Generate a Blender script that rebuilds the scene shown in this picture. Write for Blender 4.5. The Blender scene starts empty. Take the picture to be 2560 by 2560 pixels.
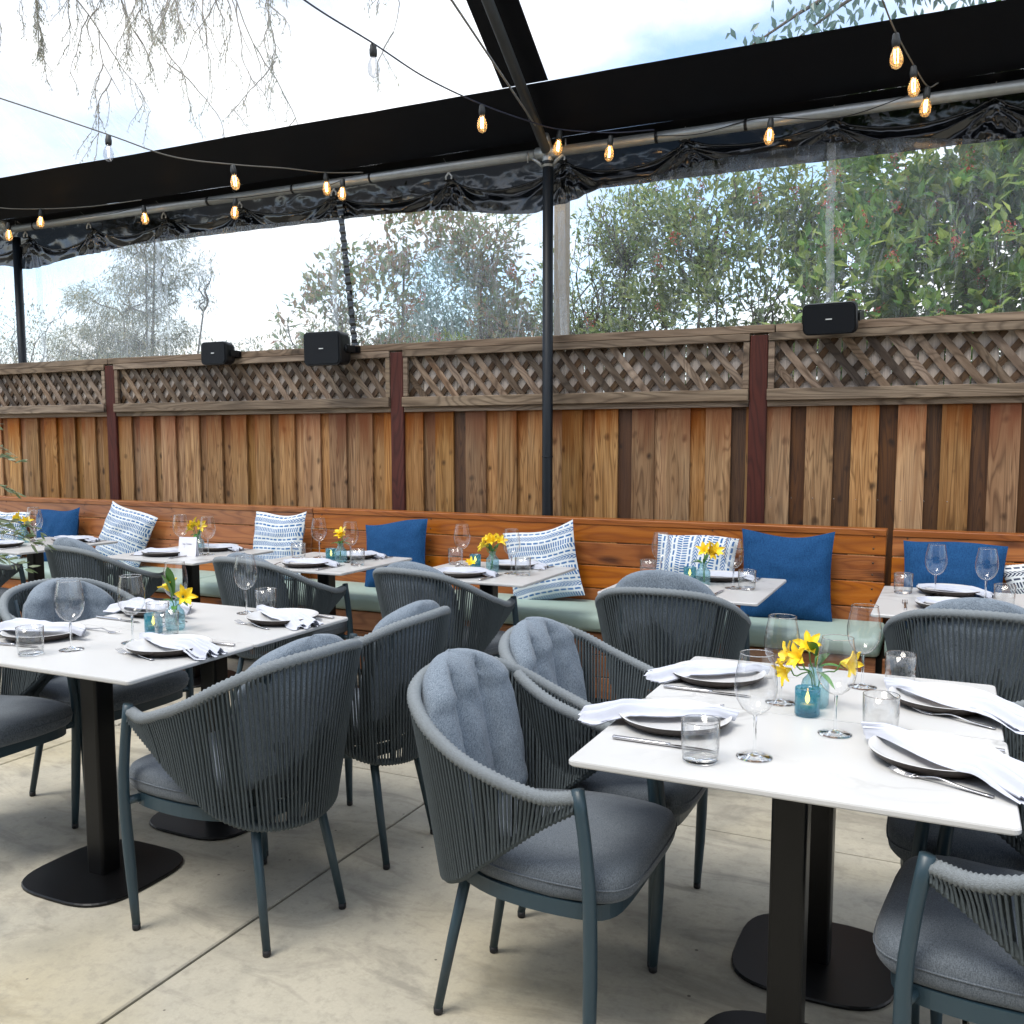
import bpy, math, random
from mathutils import Vector, Matrix, noise as mn
rnd = random.Random(7)
PI = math.pi
scene = bpy.context.scene
COL = scene.collection

# ------------------------------------------------------------------ camera
cam = bpy.data.cameras.new('camera'); camo = bpy.data.objects.new('camera', cam); COL.objects.link(camo)
cam.sensor_width = 36; cam.lens = 32.98; cam.shift_y = 0.0186
cam.clip_start = 0.05; cam.clip_end = 2000
camo.location = (0, 0, 1.4312)
camo.rotation_euler = (PI / 2 - 0.0959, 0, 0.4396)
scene.camera = camo

# ------------------------------------------------------------------ world
SUN_EL, SUN_AZ = math.radians(64), math.radians(205)   # azimuth clockwise from +Y: high behind the camera
w = bpy.data.worlds.new('World'); scene.world = w; w.use_nodes = True
nt = w.node_tree; nt.nodes.clear()
out = nt.nodes.new('ShaderNodeOutputWorld'); bg = nt.nodes.new('ShaderNodeBackground')
sky = nt.nodes.new('ShaderNodeTexSky'); sky.sky_type = 'NISHITA'; sky.sun_disc = False
sky.sun_elevation = SUN_EL; sky.sun_rotation = SUN_AZ
tc = nt.nodes.new('ShaderNodeTexCoord'); mp = nt.nodes.new('ShaderNodeMapping')
mp.inputs['Scale'].default_value = (1, 1, 1.9); mp.inputs['Location'].default_value = (4.4, 3.9, 5.5)
nz = nt.nodes.new('ShaderNodeTexNoise'); nz.inputs['Scale'].default_value = 2.1; nz.inputs['Detail'].default_value = 7
nz.inputs['Roughness'].default_value = 0.52
cr = nt.nodes.new('ShaderNodeValToRGB'); cr.color_ramp.elements[0].position = 0.395; cr.color_ramp.elements[1].position = 0.55
mx = nt.nodes.new('ShaderNodeMix'); mx.data_type = 'RGBA'
# overcast cloud is brighter overhead than at the horizon
sz = nt.nodes.new('ShaderNodeSeparateXYZ'); nt.links.new(tc.outputs['Generated'], sz.inputs[0])
mr = nt.nodes.new('ShaderNodeMapRange'); nt.links.new(sz.outputs[2], mr.inputs[0]); mr.inputs[1].default_value = 0; mr.inputs[2].default_value = 1; mr.inputs[3].default_value = 8.8; mr.inputs[4].default_value = 15.0
cc = nt.nodes.new('ShaderNodeVectorMath'); cc.operation = 'SCALE'; cc.inputs[0].default_value = (.975, 1.0, 1.025); nt.links.new(mr.outputs[0], cc.inputs['Scale']); nt.links.new(cc.outputs[0], mx.inputs[7])
L = nt.links.new
L(tc.outputs['Generated'], mp.inputs[0]); L(mp.outputs[0], nz.inputs['Vector']); L(nz.outputs['Fac'], cr.inputs[0])
bst = nt.nodes.new('ShaderNodeVectorMath'); bst.operation = 'SCALE'; bst.inputs['Scale'].default_value = 2.1
L(sky.outputs[0], bst.inputs[0])
L(cr.outputs[0], mx.inputs[0]); L(bst.outputs[0], mx.inputs[6]); L(mx.outputs[2], bg.inputs['Color'])
bg.inputs['Strength'].default_value = 0.1
L(bg.outputs[0], out.inputs[0])

sun = bpy.data.lights.new('sun', 'SUN'); suno = bpy.data.objects.new('sun', sun); COL.objects.link(suno)
sun.energy = 2.3; sun.angle = math.radians(26); sun.color = (1, .95, .86)
sd = Vector((math.sin(SUN_AZ) * math.cos(SUN_EL), math.cos(SUN_AZ) * math.cos(SUN_EL), math.sin(SUN_EL)))
suno.rotation_euler = sd.to_track_quat('Z', 'Y').to_euler(); suno.location = (0, -3, 12)

scene.view_settings.view_transform = 'Standard'; scene.view_settings.look = 'None'
scene.view_settings.exposure = 0.74; scene.view_settings.gamma = 1
scene.render.engine = 'CYCLES'
cy = scene.cycles
cy.use_denoising = True; cy.max_bounces = 10; cy.transparent_max_bounces = 40; cy.diffuse_bounces = 4
cy.glossy_bounces = 4; cy.transmission_bounces = 8; cy.caustics_reflective = False; cy.caustics_refractive = True
cy.sample_clamp_indirect = 6

# ------------------------------------------------------------------ mesh helpers
class MB:
    def __init__(s): s.v = []; s.f = []; s.m = []; s.sm = []; s.uv = []
    def add(s, vs, fs, mi=0, smooth=False, uvs=None):
        b = len(s.v); s.v += [tuple(p) for p in vs]
        for k, f in enumerate(fs):
            s.f.append(tuple(b + i for i in f)); s.m.append(mi); s.sm.append(smooth)
            s.uv.append([uvs[i] for i in f] if uvs else [(0, 0)] * len(f))
    def box(s, c, d, mi=0, rot=None):
        vs = []
        for z in (-.5, .5):
            for x, y in ((-.5, -.5), (.5, -.5), (.5, .5), (-.5, .5)):
                p = Vector((x * d[0], y * d[1], z * d[2]))
                if rot is not None: p = rot @ p
                vs.append(p + Vector(c))
        s.add(vs, [(3, 2, 1, 0), (4, 5, 6, 7), (0, 1, 5, 4), (1, 2, 6, 5), (2, 3, 7, 6), (3, 0, 4, 7)], mi)
    def chbox(s, c, d, ch=.003, mi=0, rot=None):
        # chamfered box: long edges bevelled
        X, Y, Z = (q / 2 for q in d); pts = []
        R = rot if rot is not None else Matrix.Identity(3)
        rings = []
        for z, k in ((-Z, ch), (-Z + ch, 0), (Z - ch, 0), (Z, ch)):
            x, y = X - k, Y - k; q = ch if k == 0 else 0
            rings.append([(x - q, -y), (x, -y + q), (x, y - q), (x - q, y), (-x + q, y), (-x, y - q), (-x, -y + q), (-x + q, -y)])
        rr = [[R @ Vector((a, b, z)) + Vector(c) for a, b in r] for r, z in zip(rings, (-Z, -Z + ch, Z - ch, Z))]
        s.loft(rr, mi=mi, smooth=False)
    def loft(s, rings, closed=True, caps=True, mi=0, smooth=True, uv=False):
        n = len(rings[0]); vs = [p for r in rings for p in r]; fs = []
        m = n if closed else n - 1
        for i in range(len(rings) - 1):
            for j in range(m):
                fs.append((i * n + j, i * n + (j + 1) % n, (i + 1) * n + (j + 1) % n, (i + 1) * n + j))
        if caps and closed:
            fs.append(tuple(reversed(range(n)))); fs.append(tuple((len(rings) - 1) * n + j for j in range(n)))
        uvs = None
        if uv: uvs = [(j / max(1, n - 1), i / max(1, len(rings) - 1)) for i in range(len(rings)) for j in range(n)]
        s.add(vs, fs, mi, smooth, uvs)
    def tube(s, pts, r, n=8, mi=0, caps=True, smooth=True):
        pts = [Vector(p) for p in pts]; k = len(pts); rr = r if isinstance(r, (list, tuple)) else [r] * k
        rings = []; up = None
        for i, p in enumerate(pts):
            t = (pts[min(i + 1, k - 1)] - pts[max(i - 1, 0)])
            if t.length < 1e-9: t = Vector((0, 0, 1))
            t.normalize()
            if up is None: up = Vector((0, 0, 1)) if abs(t.z) < .9 else Vector((1, 0, 0))
            a = t.cross(up)
            if a.length < 1e-6: a = t.orthogonal()
            a.normalize(); b = a.cross(t).normalized(); up = b
            rings.append([p + (a * math.cos(2 * PI * j / n) - b * math.sin(2 * PI * j / n)) * rr[i] for j in range(n)])
        s.loft(rings, caps=caps, mi=mi, smooth=smooth)
    def lathe(s, prof, n=24, c=(0, 0, 0), mi=0, caps=False, smooth=True, fn=None):
        rings = []
        for r, z in prof:
            rings.append([Vector((c[0] + (fn(r, z, 2 * PI * j / n) if fn else r) * math.cos(2 * PI * j / n), c[1] + (fn(r, z, 2 * PI * j / n) if fn else r) * math.sin(2 * PI * j / n), c[2] + z)) for j in range(n)])
        s.loft(rings, caps=caps, mi=mi, smooth=smooth)
    def grid(s, P, mi=0, smooth=True, uv=True):
        nu, nv = len(P), len(P[0])
        vs = [p for r in P for p in r]
        uvs = [(i / (nu - 1), j / (nv - 1)) for i in range(nu) for j in range(nv)]
        fs = [(i * nv + j, (i + 1) * nv + j, (i + 1) * nv + j + 1, i * nv + j + 1) for i in range(nu - 1) for j in range(nv - 1)]
        s.add(vs, fs, mi, smooth, uvs)
    def mesh(s, name, mats):
        me = bpy.data.meshes.new(name); me.from_pydata(s.v, [], s.f)
        mats = mats if isinstance(mats, (list, tuple)) else [mats]
        for m in mats: me.materials.append(m)
        me.polygons.foreach_set('material_index', s.m); me.polygons.foreach_set('use_smooth', s.sm)
        ul = me.uv_layers.new(name='UVMap'); ul.data.foreach_set('uv', [c for f in s.uv for q in f for c in q])
        me.update(); return me
    def obj(s, name, mats, parent=None, **kw):
        return link(name, s.mesh(name, mats), parent, **kw)

def link(name, me, parent=None, loc=None, rz=None, label=None, cat=None, group=None, kind=None):
    o = bpy.data.objects.new(name, me); COL.objects.link(o)
    if parent is not None: o.parent = parent
    if loc is not None: o.location = loc
    if rz is not None: o.rotation_euler[2] = rz
    if label: o['label'] = label
    if cat: o['category'] = cat
    if group: o['group'] = group
    if kind: o['kind'] = kind
    return o
def thing(name, label, cat, loc=(0, 0, 0), rz=0, group=None):
    return link(name, None, None, loc, rz, label, cat, group)
def copy_tree(o, parent=None):
    c = o.copy(); COL.objects.link(c); c.parent = parent
    for ch in list(o.children): copy_tree(ch, c)
    return c
protos = {}
def place(key, maker, label, loc, rz=0, group=None, rot=None):
    if key not in protos: protos[key] = o = maker()
    else: o = copy_tree(protos[key])
    o.location = loc; o.rotation_euler = rot if rot else (0, 0, rz); o['label'] = label
    if group: o['group'] = group
    return o
def smooth01(a, b, x):
    t = max(0, min(1, (x - a) / (b - a))); return t * t * (3 - 2 * t)
def cat_rom(P, n):
    P = [Vector(p) for p in P]; Q = [P[0] * 2 - P[1]] + P + [P[-1] * 2 - P[-2]]; out = []
    m = len(P) - 1
    for k in range(n + 1):
        t = k / n * m; i = min(int(t), m - 1); u = t - i
        a, b, c, d = Q[i:i + 4]
        out.append(.5 * ((2 * b) + (c - a) * u + (2 * a - 5 * b + 4 * c - d) * u * u + (3 * b - a - 3 * c + d) * u ** 3))
    return out
def fbm(x, y, z, o=3): return mn.fractal(Vector((x, y, z)), 1.0, 2.0, o)

# ------------------------------------------------------------------ material helpers
class NT:
    def __init__(s, name):
        s.m = bpy.data.materials.new(name); s.m.use_nodes = True; s.t = s.m.node_tree; s.n = s.t.nodes
        s.b = s.n['Principled BSDF']; s.out = s.n['Material Output']
    def N(s, ty, **kw):
        x = s.n.new('ShaderNode' + ty)
        for k, v in kw.items():
            if k in ('op',): x.operation = v
            elif k in ('blend',): x.blend_type = v
            elif k == 'dt': x.data_type = v
            else: setattr(x, k, v)
        return x
    def L(s, a, b): s.t.links.new(a, b)
    def set(s, **kw):
        for k, v in kw.items():
            i = s.b.inputs[k.replace('_', ' ')]
            if isinstance(v, bpy.types.NodeSocket): s.L(v, i)
            else: i.default_value = (*v, 1) if isinstance(v, tuple) and len(v) == 3 else v
    def math(s, op, a, b=None, c=None, clamp=False):
        x = s.N('Math', op=op); x.use_clamp = clamp
        for i, q in enumerate((a, b, c)):
            if q is None: continue
            if isinstance(q, bpy.types.NodeSocket): s.L(q, x.inputs[i])
            else: x.inputs[i].default_value = q
        return x.outputs[0]
    def mix(s, f, a, b, blend='MIX'):
        x = s.N('Mix', dt='RGBA'); x.blend_type = blend
        for i, q in ((0, f), (6, a), (7, b)):
            if isinstance(q, bpy.types.NodeSocket): s.L(q, x.inputs[i])
            else: x.inputs[i].default_value = (*q, 1) if isinstance(q, tuple) else q
        return x.outputs[2]
    def coord(s, kind='Object', scale=(1, 1, 1), rnd_off=0.0, rot=(0, 0, 0)):
        c = s.N('TexCoord'); m = s.N('Mapping'); m.inputs['Scale'].default_value = scale; m.inputs['Rotation'].default_value = rot
        v = c.outputs[kind if kind != 'World' else 'Object']
        if kind == 'World': v = s.N('NewGeometry').outputs['Position']
        if rnd_off:
            oi = s.N('ObjectInfo'); a = s.N('VectorMath', op='SCALE'); cv = s.N('CombineXYZ')
            r = s.math('MULTIPLY', oi.outputs['Random'], rnd_off)
            for k in range(3): s.L(r, cv.inputs[k])
            ad = s.N('VectorMath', op='ADD'); s.L(v, ad.inputs[0]); s.L(cv.outputs[0], ad.inputs[1]); v = ad.outputs[0]
        s.L(v, m.inputs[0]); return m.outputs[0]
    def noise(s, vec, scale=5, detail=4, rough=.5, dist=0):
        x = s.N('TexNoise'); x.inputs['Scale'].default_value = scale; x.inputs['Detail'].default_value = detail
        x.inputs['Roughness'].default_value = rough; x.inputs['Distortion'].default_value = dist
        if vec is not None: s.L(vec, x.inputs['Vector'])
        return x.outputs['Fac']
    def ramp(s, f, *st):
        x = s.N('ValToRGB'); e = x.color_ramp.elements
        while len(e) < len(st): e.new(.5)
        for k, (p, c) in enumerate(st):
            e[k].position = p; c = (c, c, c) if isinstance(c, (int, float)) else c; e[k].color = (*c, 1)
        s.L(f, x.inputs[0]); return x.outputs[0]
    def bump(s, h, strength=.3, dist=.01):
        x = s.N('Bump'); x.inputs['Strength'].default_value = strength; x.inputs['Distance'].default_value = dist
        s.L(h, x.inputs['Height']); s.L(x.outputs[0], s.b.inputs['Normal'])
    def rand(s): return s.N('ObjectInfo').outputs['Random']

def wood(name, c1, c2, c3, grain='Z', rough=.65, knots=True, var=.35, scale=1.0, bumps=.35, spec=.3, wear=None, top=None):
    m = NT(name)
    st = {'B': (3.0, 14, 1.15), 'Z': (14, 14, 1.0), 'X': (1.0, 14, 14), 'S': (1.0, 14, 14)}[grain]
    v = m.coord('Object', tuple(q * scale for q in st), 37.0)
    n1 = m.noise(v, 1.4, 5, .55, 1.0)
    # cathedral grain: distorted rings
    v2 = m.coord('Object', tuple(q * scale * (.32 if q > 3.5 else .62) for q in st), 91.0)
    n2 = m.noise(v2, 1.1, 2, .4, .6)
    ring = m.math('FRACT', m.math('MULTIPLY', n2, 17.0))
    ring = m.math('ABSOLUTE', m.math('SUBTRACT', ring, .5))
    ringc = m.ramp(ring, (0, 0), (.28, 1))
    v3 = m.coord('Object', tuple(q * scale * (6 if q > 2 else 3) * (1.6 if q == 3.0 else 1) for q in st), 11.0)
    fine = m.noise(v3, 3, 3, .6)
    base = m.mix(m.ramp(n1, (.3, 0), (.68, 1)), c1, c2)
    base = m.mix(m.math('MULTIPLY', m.math('SUBTRACT', 1.0, ringc), .62), base, c3)
    base = m.mix(m.math('MULTIPLY', fine, .45), base, c3)
    if knots:
        vk = m.coord('Object', {'B': (1.25, 5, 6.5), 'Z': (6.5, 6.5, 2.6), 'X': (2.2, 6, 6), 'S': (2.2, 6, 6)}[grain], 53.0)
        vo = m.N('TexVoronoi'); vo.inputs['Scale'].default_value = 1.0
        nw_ = m.N('TexNoise'); nw_.inputs['Scale'].default_value = 1.7; m.L(vk, nw_.inputs['Vector']); sc_ = m.N('VectorMath', op='SCALE'); sc_.inputs['Scale'].default_value = .35; m.L(nw_.outputs['Color'], sc_.inputs[0]); ad_ = m.N('VectorMath', op='ADD'); m.L(vk, ad_.inputs[0]); m.L(sc_.outputs[0], ad_.inputs[1]); m.L(ad_.outputs[0], vo.inputs['Vector'])
        k = m.ramp(vo.outputs['Distance'], (.05, 1), (.11, .65), (.21, .0))
        base = m.mix(m.math('MULTIPLY', k, .85), base, tuple(q * .35 for q in c3))
    if wear:
        vw = m.coord('World', (2, 2, .7)); nw = m.noise(vw, 1.6, 4, .6)
        base = m.mix(m.ramp(nw, (.52, 0), (.68, .34)), base, wear)
    if top:   # rain and tannin staining that starts under the rail
        sp = m.N('SeparateXYZ'); m.L(m.N('NewGeometry').outputs['Position'], sp.inputs[0])
        f = m.math('MULTIPLY', m.ramp(m.math('ADD', sp.outputs[2], m.math('MULTIPLY', m.noise(m.coord('World', (6, 6, .8)), 2.0, 3), .5)), (.0, 0), (1, 0)), 1.0)
        f = m.N('MapRange'); m.L(m.math('ADD', sp.outputs[2], m.math('MULTIPLY', m.noise(m.coord('World', (7, 7, .8)), 2.2, 4), .55)), f.inputs[0]); f.inputs[1].default_value = 1.62; f.inputs[2].default_value = 1.92
        base = m.mix(m.math('MULTIPLY', f.outputs[0], .95), base, top)
    rv = m.rand(); hsv = m.N('HueSaturation'); m.L(base, hsv.inputs['Color'])
    m.L(m.math('ADD', m.math('MULTIPLY', rv, var), 1 - var / 2), hsv.inputs['Value'])
    m.L(m.math('ADD', m.math('MULTIPLY', m.math('FRACT', m.math('MULTIPLY', rv, 7.3)), .24), .94), hsv.inputs['Saturation'])
    m.L(m.math('ADD', m.math('MULTIPLY', m.math('FRACT', m.math('MULTIPLY', rv, 13.7)), .008), .4955), hsv.inputs['Hue'])
    m.set(Base_Color=hsv.outputs[0], Roughness=rough, Specular_IOR_Level=spec)
    m.bump(m.math('ADD', fine, m.math('MULTIPLY', ringc, .4)), bumps, .004)
    return m.m
def fabric(name, c, c2, weave=1700, rough=.9, amt=.6, bump=.25, dirs=(1, 1, 1), sheen=.15):
    m = NT(name); v = m.coord('Object', dirs)
    a = m.noise(v, weave * .25, 2, .6); b = m.noise(m.coord('Object', (dirs[0] * 6, dirs[1], dirs[2] * .6)), weave * .1, 2, .7)
    col = m.mix(m.ramp(m.math('MULTIPLY', m.math('ADD', a, b), .5), (.38, 0), (.62, 1)), c, c2)
    big = m.noise(v, 7, 3, .5)
    col = m.mix(m.math('MULTIPLY', big, .25), col, tuple(q * .75 for q in c))
    m.set(Base_Color=col, Roughness=rough, Specular_IOR_Level=.2, Sheen_Weight=sheen)
    w_ = m.noise(v, 22, 4, .6)
    m.bump(m.math('ADD', m.math('MULTIPLY', a, .25), w_), bump, .006)
    return m.m
def plain(name, c, rough=.5, metal=0, spec=.5, nscale=None, namt=.2, bump=0, bscale=80, coat=0):
    m = NT(name); col = c
    v = m.coord('Object')
    if nscale: col = m.mix(m.math('MULTIPLY', m.noise(v, nscale, 5, .6), namt * 2), c, tuple(q * .45 for q in c))
    m.set(Base_Color=col, Roughness=rough, Metallic=metal, Specular_IOR_Level=spec, Coat_Weight=coat)
    if bump: m.bump(m.noise(v, bscale, 4, .6), bump, .003)
    return m.m
def thin_glass(name, tint=(1, 1, 1), base=.04, edge=.55, rough=.02, body=0.0, bodycol=(.6, .8, .9)):
    m = NT(name); m.n.remove(m.b)
    tr = m.N('BsdfTransparent'); tr.inputs[0].default_value = (*tint, 1)
    gl = m.N('BsdfGlossy'); gl.inputs['Roughness'].default_value = rough
    lw = m.N('LayerWeight'); lw.inputs[0].default_value = .45
    f = m.math('ADD', m.math('MULTIPLY', m.math('POWER', lw.outputs['Facing'], 3.0), edge), base, clamp=True)
    dk = m.N('BsdfTransparent'); q = tuple(t * .90 for t in tint); dk.inputs[0].default_value = (*q, 1)
    m1 = m.N('MixShader'); m.L(m.math('POWER', lw.outputs['Facing'], 2.2), m1.inputs[0]); m.L(tr.outputs[0], m1.inputs[1]); m.L(dk.outputs[0], m1.inputs[2])
    cur = m1.outputs[0]
    if body:
        d = m.N('BsdfTranslucent'); d.inputs[0].default_value = (*bodycol, 1)
        d2 = m.N('BsdfDiffuse'); d2.inputs[0].default_value = (*bodycol, 1)
        md = m.N('MixShader'); md.inputs[0].default_value = .5; m.L(d.outputs[0], md.inputs[1]); m.L(d2.outputs[0], md.inputs[2])
        mb = m.N('MixShader'); mb.inputs[0].default_value = body; m.L(cur, mb.inputs[1]); m.L(md.outputs[0], mb.inputs[2]); cur = mb.outputs[0]
    m2 = m.N('MixShader'); m.L(f, m2.inputs[0]); m.L(cur, m2.inputs[1]); m.L(gl.outputs[0], m2.inputs[2])
    m.L(m2.outputs[0], m.out.inputs[0]); return m.m
def emit(name, c, s):
    m = NT(name); m.n.remove(m.b); e = m.N('Emission'); e.inputs[0].default_value = (*c, 1); e.inputs[1].default_value = s
    m.L(e.outputs[0], m.out.inputs[0]); return m.m

MW = {}
MW['board'] = wood('fence_board_wood', (.29, .152, .066), (.56, .345, .175), (.065, .026, .009), 'B', var=.66, wear=(.30, .215, .135), top=(.20, .062, .018))
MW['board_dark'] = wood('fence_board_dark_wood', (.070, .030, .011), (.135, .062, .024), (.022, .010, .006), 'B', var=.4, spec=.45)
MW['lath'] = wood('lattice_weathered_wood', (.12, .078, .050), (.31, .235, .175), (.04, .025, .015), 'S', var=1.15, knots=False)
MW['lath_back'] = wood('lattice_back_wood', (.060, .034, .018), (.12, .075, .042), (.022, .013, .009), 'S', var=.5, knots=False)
MW['backing'] = wood('lattice_backing_wood', (.50, .43, .37), (.66, .58, .51), (.30, .25, .21), 'Z', var=.25, knots=False)
MW['rail'] = wood('fence_rail_wood', (.165, .115, .078), (.37, .285, .205), (.06, .04, .026), 'X', var=.25)
MW['post'] = wood('red_post_wood', (.070, .015, .010), (.105, .026, .016), (.03, .008, .006), 'Z', var=.15, knots=False, spec=.3)
MW['bench'] = wood('redwood_bench_stained', (.36, .125, .038), (.48, .20, .07), (.18, .055, .018), 'X', rough=.42, var=.46, spec=.5, bumps=.2)
MW['oldpost'] = plain('pale_post', (.45, .38, .29), .8, nscale=8)
M_alu = plain('powder_coated_slate_metal', (.022, .046, .062), .42, 0, .5, bump=.05, bscale=900)
M_rub = plain('black_rubber', (.008, .008, .01), .6)
M_rope = plain('dark_grey_rope', (.082, .101, .110), .8, 0, .35, nscale=60, namt=.25, bump=.8, bscale=420)
M_rail = plain('skylit_woven_rail_rope', (.235, .262, .28), .75, 0, .35, nscale=120, namt=.3, bump=.9, bscale=350)  # paler than the cords: sky light on the rail put into its colour
M_cush = fabric('grey_heather_fabric', (.090, .118, .152), (.275, .32, .37))
M_seat = fabric('charcoal_heather_fabric', (.056, .069, .084), (.16, .182, .21))
M_navy = fabric('navy_slub_fabric', (.006, .044, .130), (.017, .085, .22), dirs=(1, .25, 1), weave=700, sheen=0)
M_sage = plain('sage_vinyl', (.33, .43, .385), .55, 0, .4, nscale=9, namt=.08, bump=.1, bscale=300)
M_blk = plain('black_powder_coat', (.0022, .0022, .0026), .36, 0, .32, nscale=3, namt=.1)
M_sock = plain('black_bulb_socket', (.02, .022, .022), .5)
M_plate = plain('plate_white_glaze', (.55, .55, .55), .25, 0, .5)
M_platedk = plain('plate_dark_rim', (.035, .026, .022), .5, 0, .4)
M_steel = plain('brushed_steel', (.55, .54, .55), .18, 1, .5)
M_galv = plain('galvanised_pipe', (.42, .43, .42), .45, .75, .5, nscale=22, namt=.35, bump=.15, bscale=60)
M_rafter = plain('dull_grey_pipe', (.10, .11, .12), .5, .6, .4, nscale=12, namt=.3)
M_pole = plain('black_foam_sleeve', (.005, .0085, .013), .48, 0, .35)
M_bfab = plain('black_roof_vinyl', (.0016, .0022, .0045), .55, 0, .16, nscale=4, namt=.2, bump=.12, bscale=9)
M_spk = plain('black_speaker_grille', (.0045, .006, .009), .6, 0, .25, bump=.4, bscale=900)
M_spkb = plain('black_speaker_case', (.003, .0035, .005), .4, 0, .3)
M_tag = plain('silver_tag', (.75, .75, .75), .3, .2)
M_card = plain('white_card', (.78, .78, .84), .7)
M_ink = plain('grey_ink', (.35, .35, .42), .8)
M_pet = None
M_glass = thin_glass('clear_glass', (.99, .992, .992), .06, 1.0)
M_gbase = thin_glass('thick_clear_glass', (.985, .99, .992), .13, 1.0)
M_blue = thin_glass('blue_pressed_glass', (.52, .80, .88), .07, .5, .06, body=.34, bodycol=(.07, .34, .50))
M_vase = thin_glass('pale_blue_pressed_glass', (.66, .85, .89), .07, .6, .06, body=.2, bodycol=(.42, .68, .74))
def real_glass(name, c=(1, 1, 1), rough=0.0, ior=1.45):
    m = NT(name); m.set(Base_Color=c, Roughness=rough, IOR=ior, Transmission_Weight=1.0); return m.m
M_gbase = real_glass('thick_clear_glass', (.97, .98, .985))
M_bulb = thin_glass('bulb_glass', (.84, .84, .85), .10, .5)
M_bulbw = thin_glass('lit_bulb_glass', (1, .86, .62), .06, .6, body=.22, bodycol=(1, .74, .42))
M_fil = emit('warm_filament', (1, .66, .32), 22)
M_fild = emit('pale_filament', (1, .8, .6), 3)
M_flame = emit('candle_flame', (1, .36, .05), 16)
M_wax = plain('candle_wax', (.75, .5, .35), .5)
M_cable = plain('beige_cable', (.16, .15, .13), .6)
M_bcable = plain('dark_cable', (.02, .025, .05), .5)
M_stem = plain('green_stem', (.10, .24, .05), .5)
M_leafg = plain('flower_leaf_green', (.07, .22, .03), .45, nscale=30, namt=.2)

def m_petal():
    m = NT('yellow_petal'); uv = m.N('TexCoord').outputs['UV']; sp = m.N('SeparateXYZ'); m.L(uv, sp.inputs[0])
    n = m.noise(m.coord('Object'), 60, 3, .6)
    c = m.mix(m.ramp(sp.outputs[1], (.0, 1), (.35, 0)), (.95, .70, .03), (.70, .66, .08))
    c = m.mix(m.math('MULTIPLY', n, .22), c, (.90, .48, .02))
    m.set(Base_Color=c, Roughness=.5, Subsurface_Weight=.15); m.b.inputs['Subsurface Radius'].default_value = (.01, .006, .002)
    return m.m
M_pet = m_petal()

def m_table():
    m = NT('white_ceramic_top'); v = m.coord('Object', (1, 1, 1), 5.0)
    n = m.noise(v, 2.3, 5, .55, .5)
    vein = m.math('ABSOLUTE', m.math('SUBTRACT', n, .5)); vc = m.ramp(vein, (.0, 1), (.022, .0))
    gate = m.ramp(m.noise(v, 1.4, 2), (.42, 0), (.56, 1))
    c = m.mix(m.math('MULTIPLY', m.math('MULTIPLY', vc, gate), .62), (.525, .522, .515), (.25, .245, .24))
    c = m.mix(m.math('MULTIPLY', m.noise(v, 6, 4), .12), c, (.47, .47, .455))
    m.set(Base_Color=c, Roughness=m.ramp(m.noise(m.coord('Object', (1, 1, 1), 3.0), 4, 1, .4), (.3, .30), (.7, .38)), Specular_IOR_Level=.5); return m.m
M_top = m_table()

def m_napkin():
    m = NT('white_linen'); v = m.coord('Object'); n = m.noise(v, 30, 4, .6)
    m.set(Base_Color=(.50, .52, .59), Roughness=.85, Specular_IOR_Level=.2, Sheen_Weight=.2); m.bump(n, .25, .004); return m.m
M_nap = m_napkin()

def m_stripe(name, ink=(.022, .125, .33)):
    m = NT(name); uv = m.N('TexCoord').outputs['UV']; sp = m.N('SeparateXYZ'); m.L(uv, sp.inputs[0])
    u, v = sp.outputs[0], sp.outputs[1]
    wob = m.noise(m.coord('UV', (1, 1, 1)), 6, 2)
    v = m.math('ADD', v, m.math('MULTIPLY', wob, .02))
    R = m.math('MULTIPLY', v, 14.0); r = m.math('FLOOR', R); fv = m.math('FRACT', R)
    ty = m.math('MODULO', r, 5.0); d = m.math('ABSOLUTE', m.math('SUBTRACT', fv, .5))
    def lt(a, b): return m.math('LESS_THAN', a, b)
    def AND(a, b): return m.math('MULTIPLY', a, b)
    def istype(k): return m.math('COMPARE', ty, float(k), .3)
    def dash(f, duty, off=None):
        q = m.math('MULTIPLY', u, f)
        if off is not None: q = m.math('ADD', q, off)
        return lt(m.math('FRACT', q), duty)
    A = AND(istype(0), AND(dash(30, .56), lt(d, .45)))
    B = AND(istype(1), AND(dash(11, .76), lt(d, .17)))
    C = AND(istype(2), AND(dash(24, .58, m.math('MULTIPLY', d, 2.6)), lt(d, .45)))
    D = AND(istype(3), AND(dash(12, .74, .3), lt(d, .16)))
    E = AND(istype(4), AND(dash(32, .56, m.math('MULTIPLY', fv, .6)), lt(d, .40)))
    s = m.math('ADD', m.math('ADD', A, B), m.math('ADD', C, m.math('ADD', D, E)), clamp=True)
    fade = m.ramp(m.noise(m.coord('UV', (3, 9, 1)), 2, 3), (.35, .85), (.6, 1))
    c = m.mix(m.math('MULTIPLY', s, fade), (.68, .71, .72), ink)
    m.set(Base_Color=c, Roughness=.9, Specular_IOR_Level=.15)
    m.bump(m.noise(m.coord('Object'), 26, 4, .6), .3, .006); return m.m
M_str = m_stripe('blue_striped_print_fabric'); M_strd = m_stripe('dark_striped_print_fabric', (.02, .03, .07))

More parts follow.
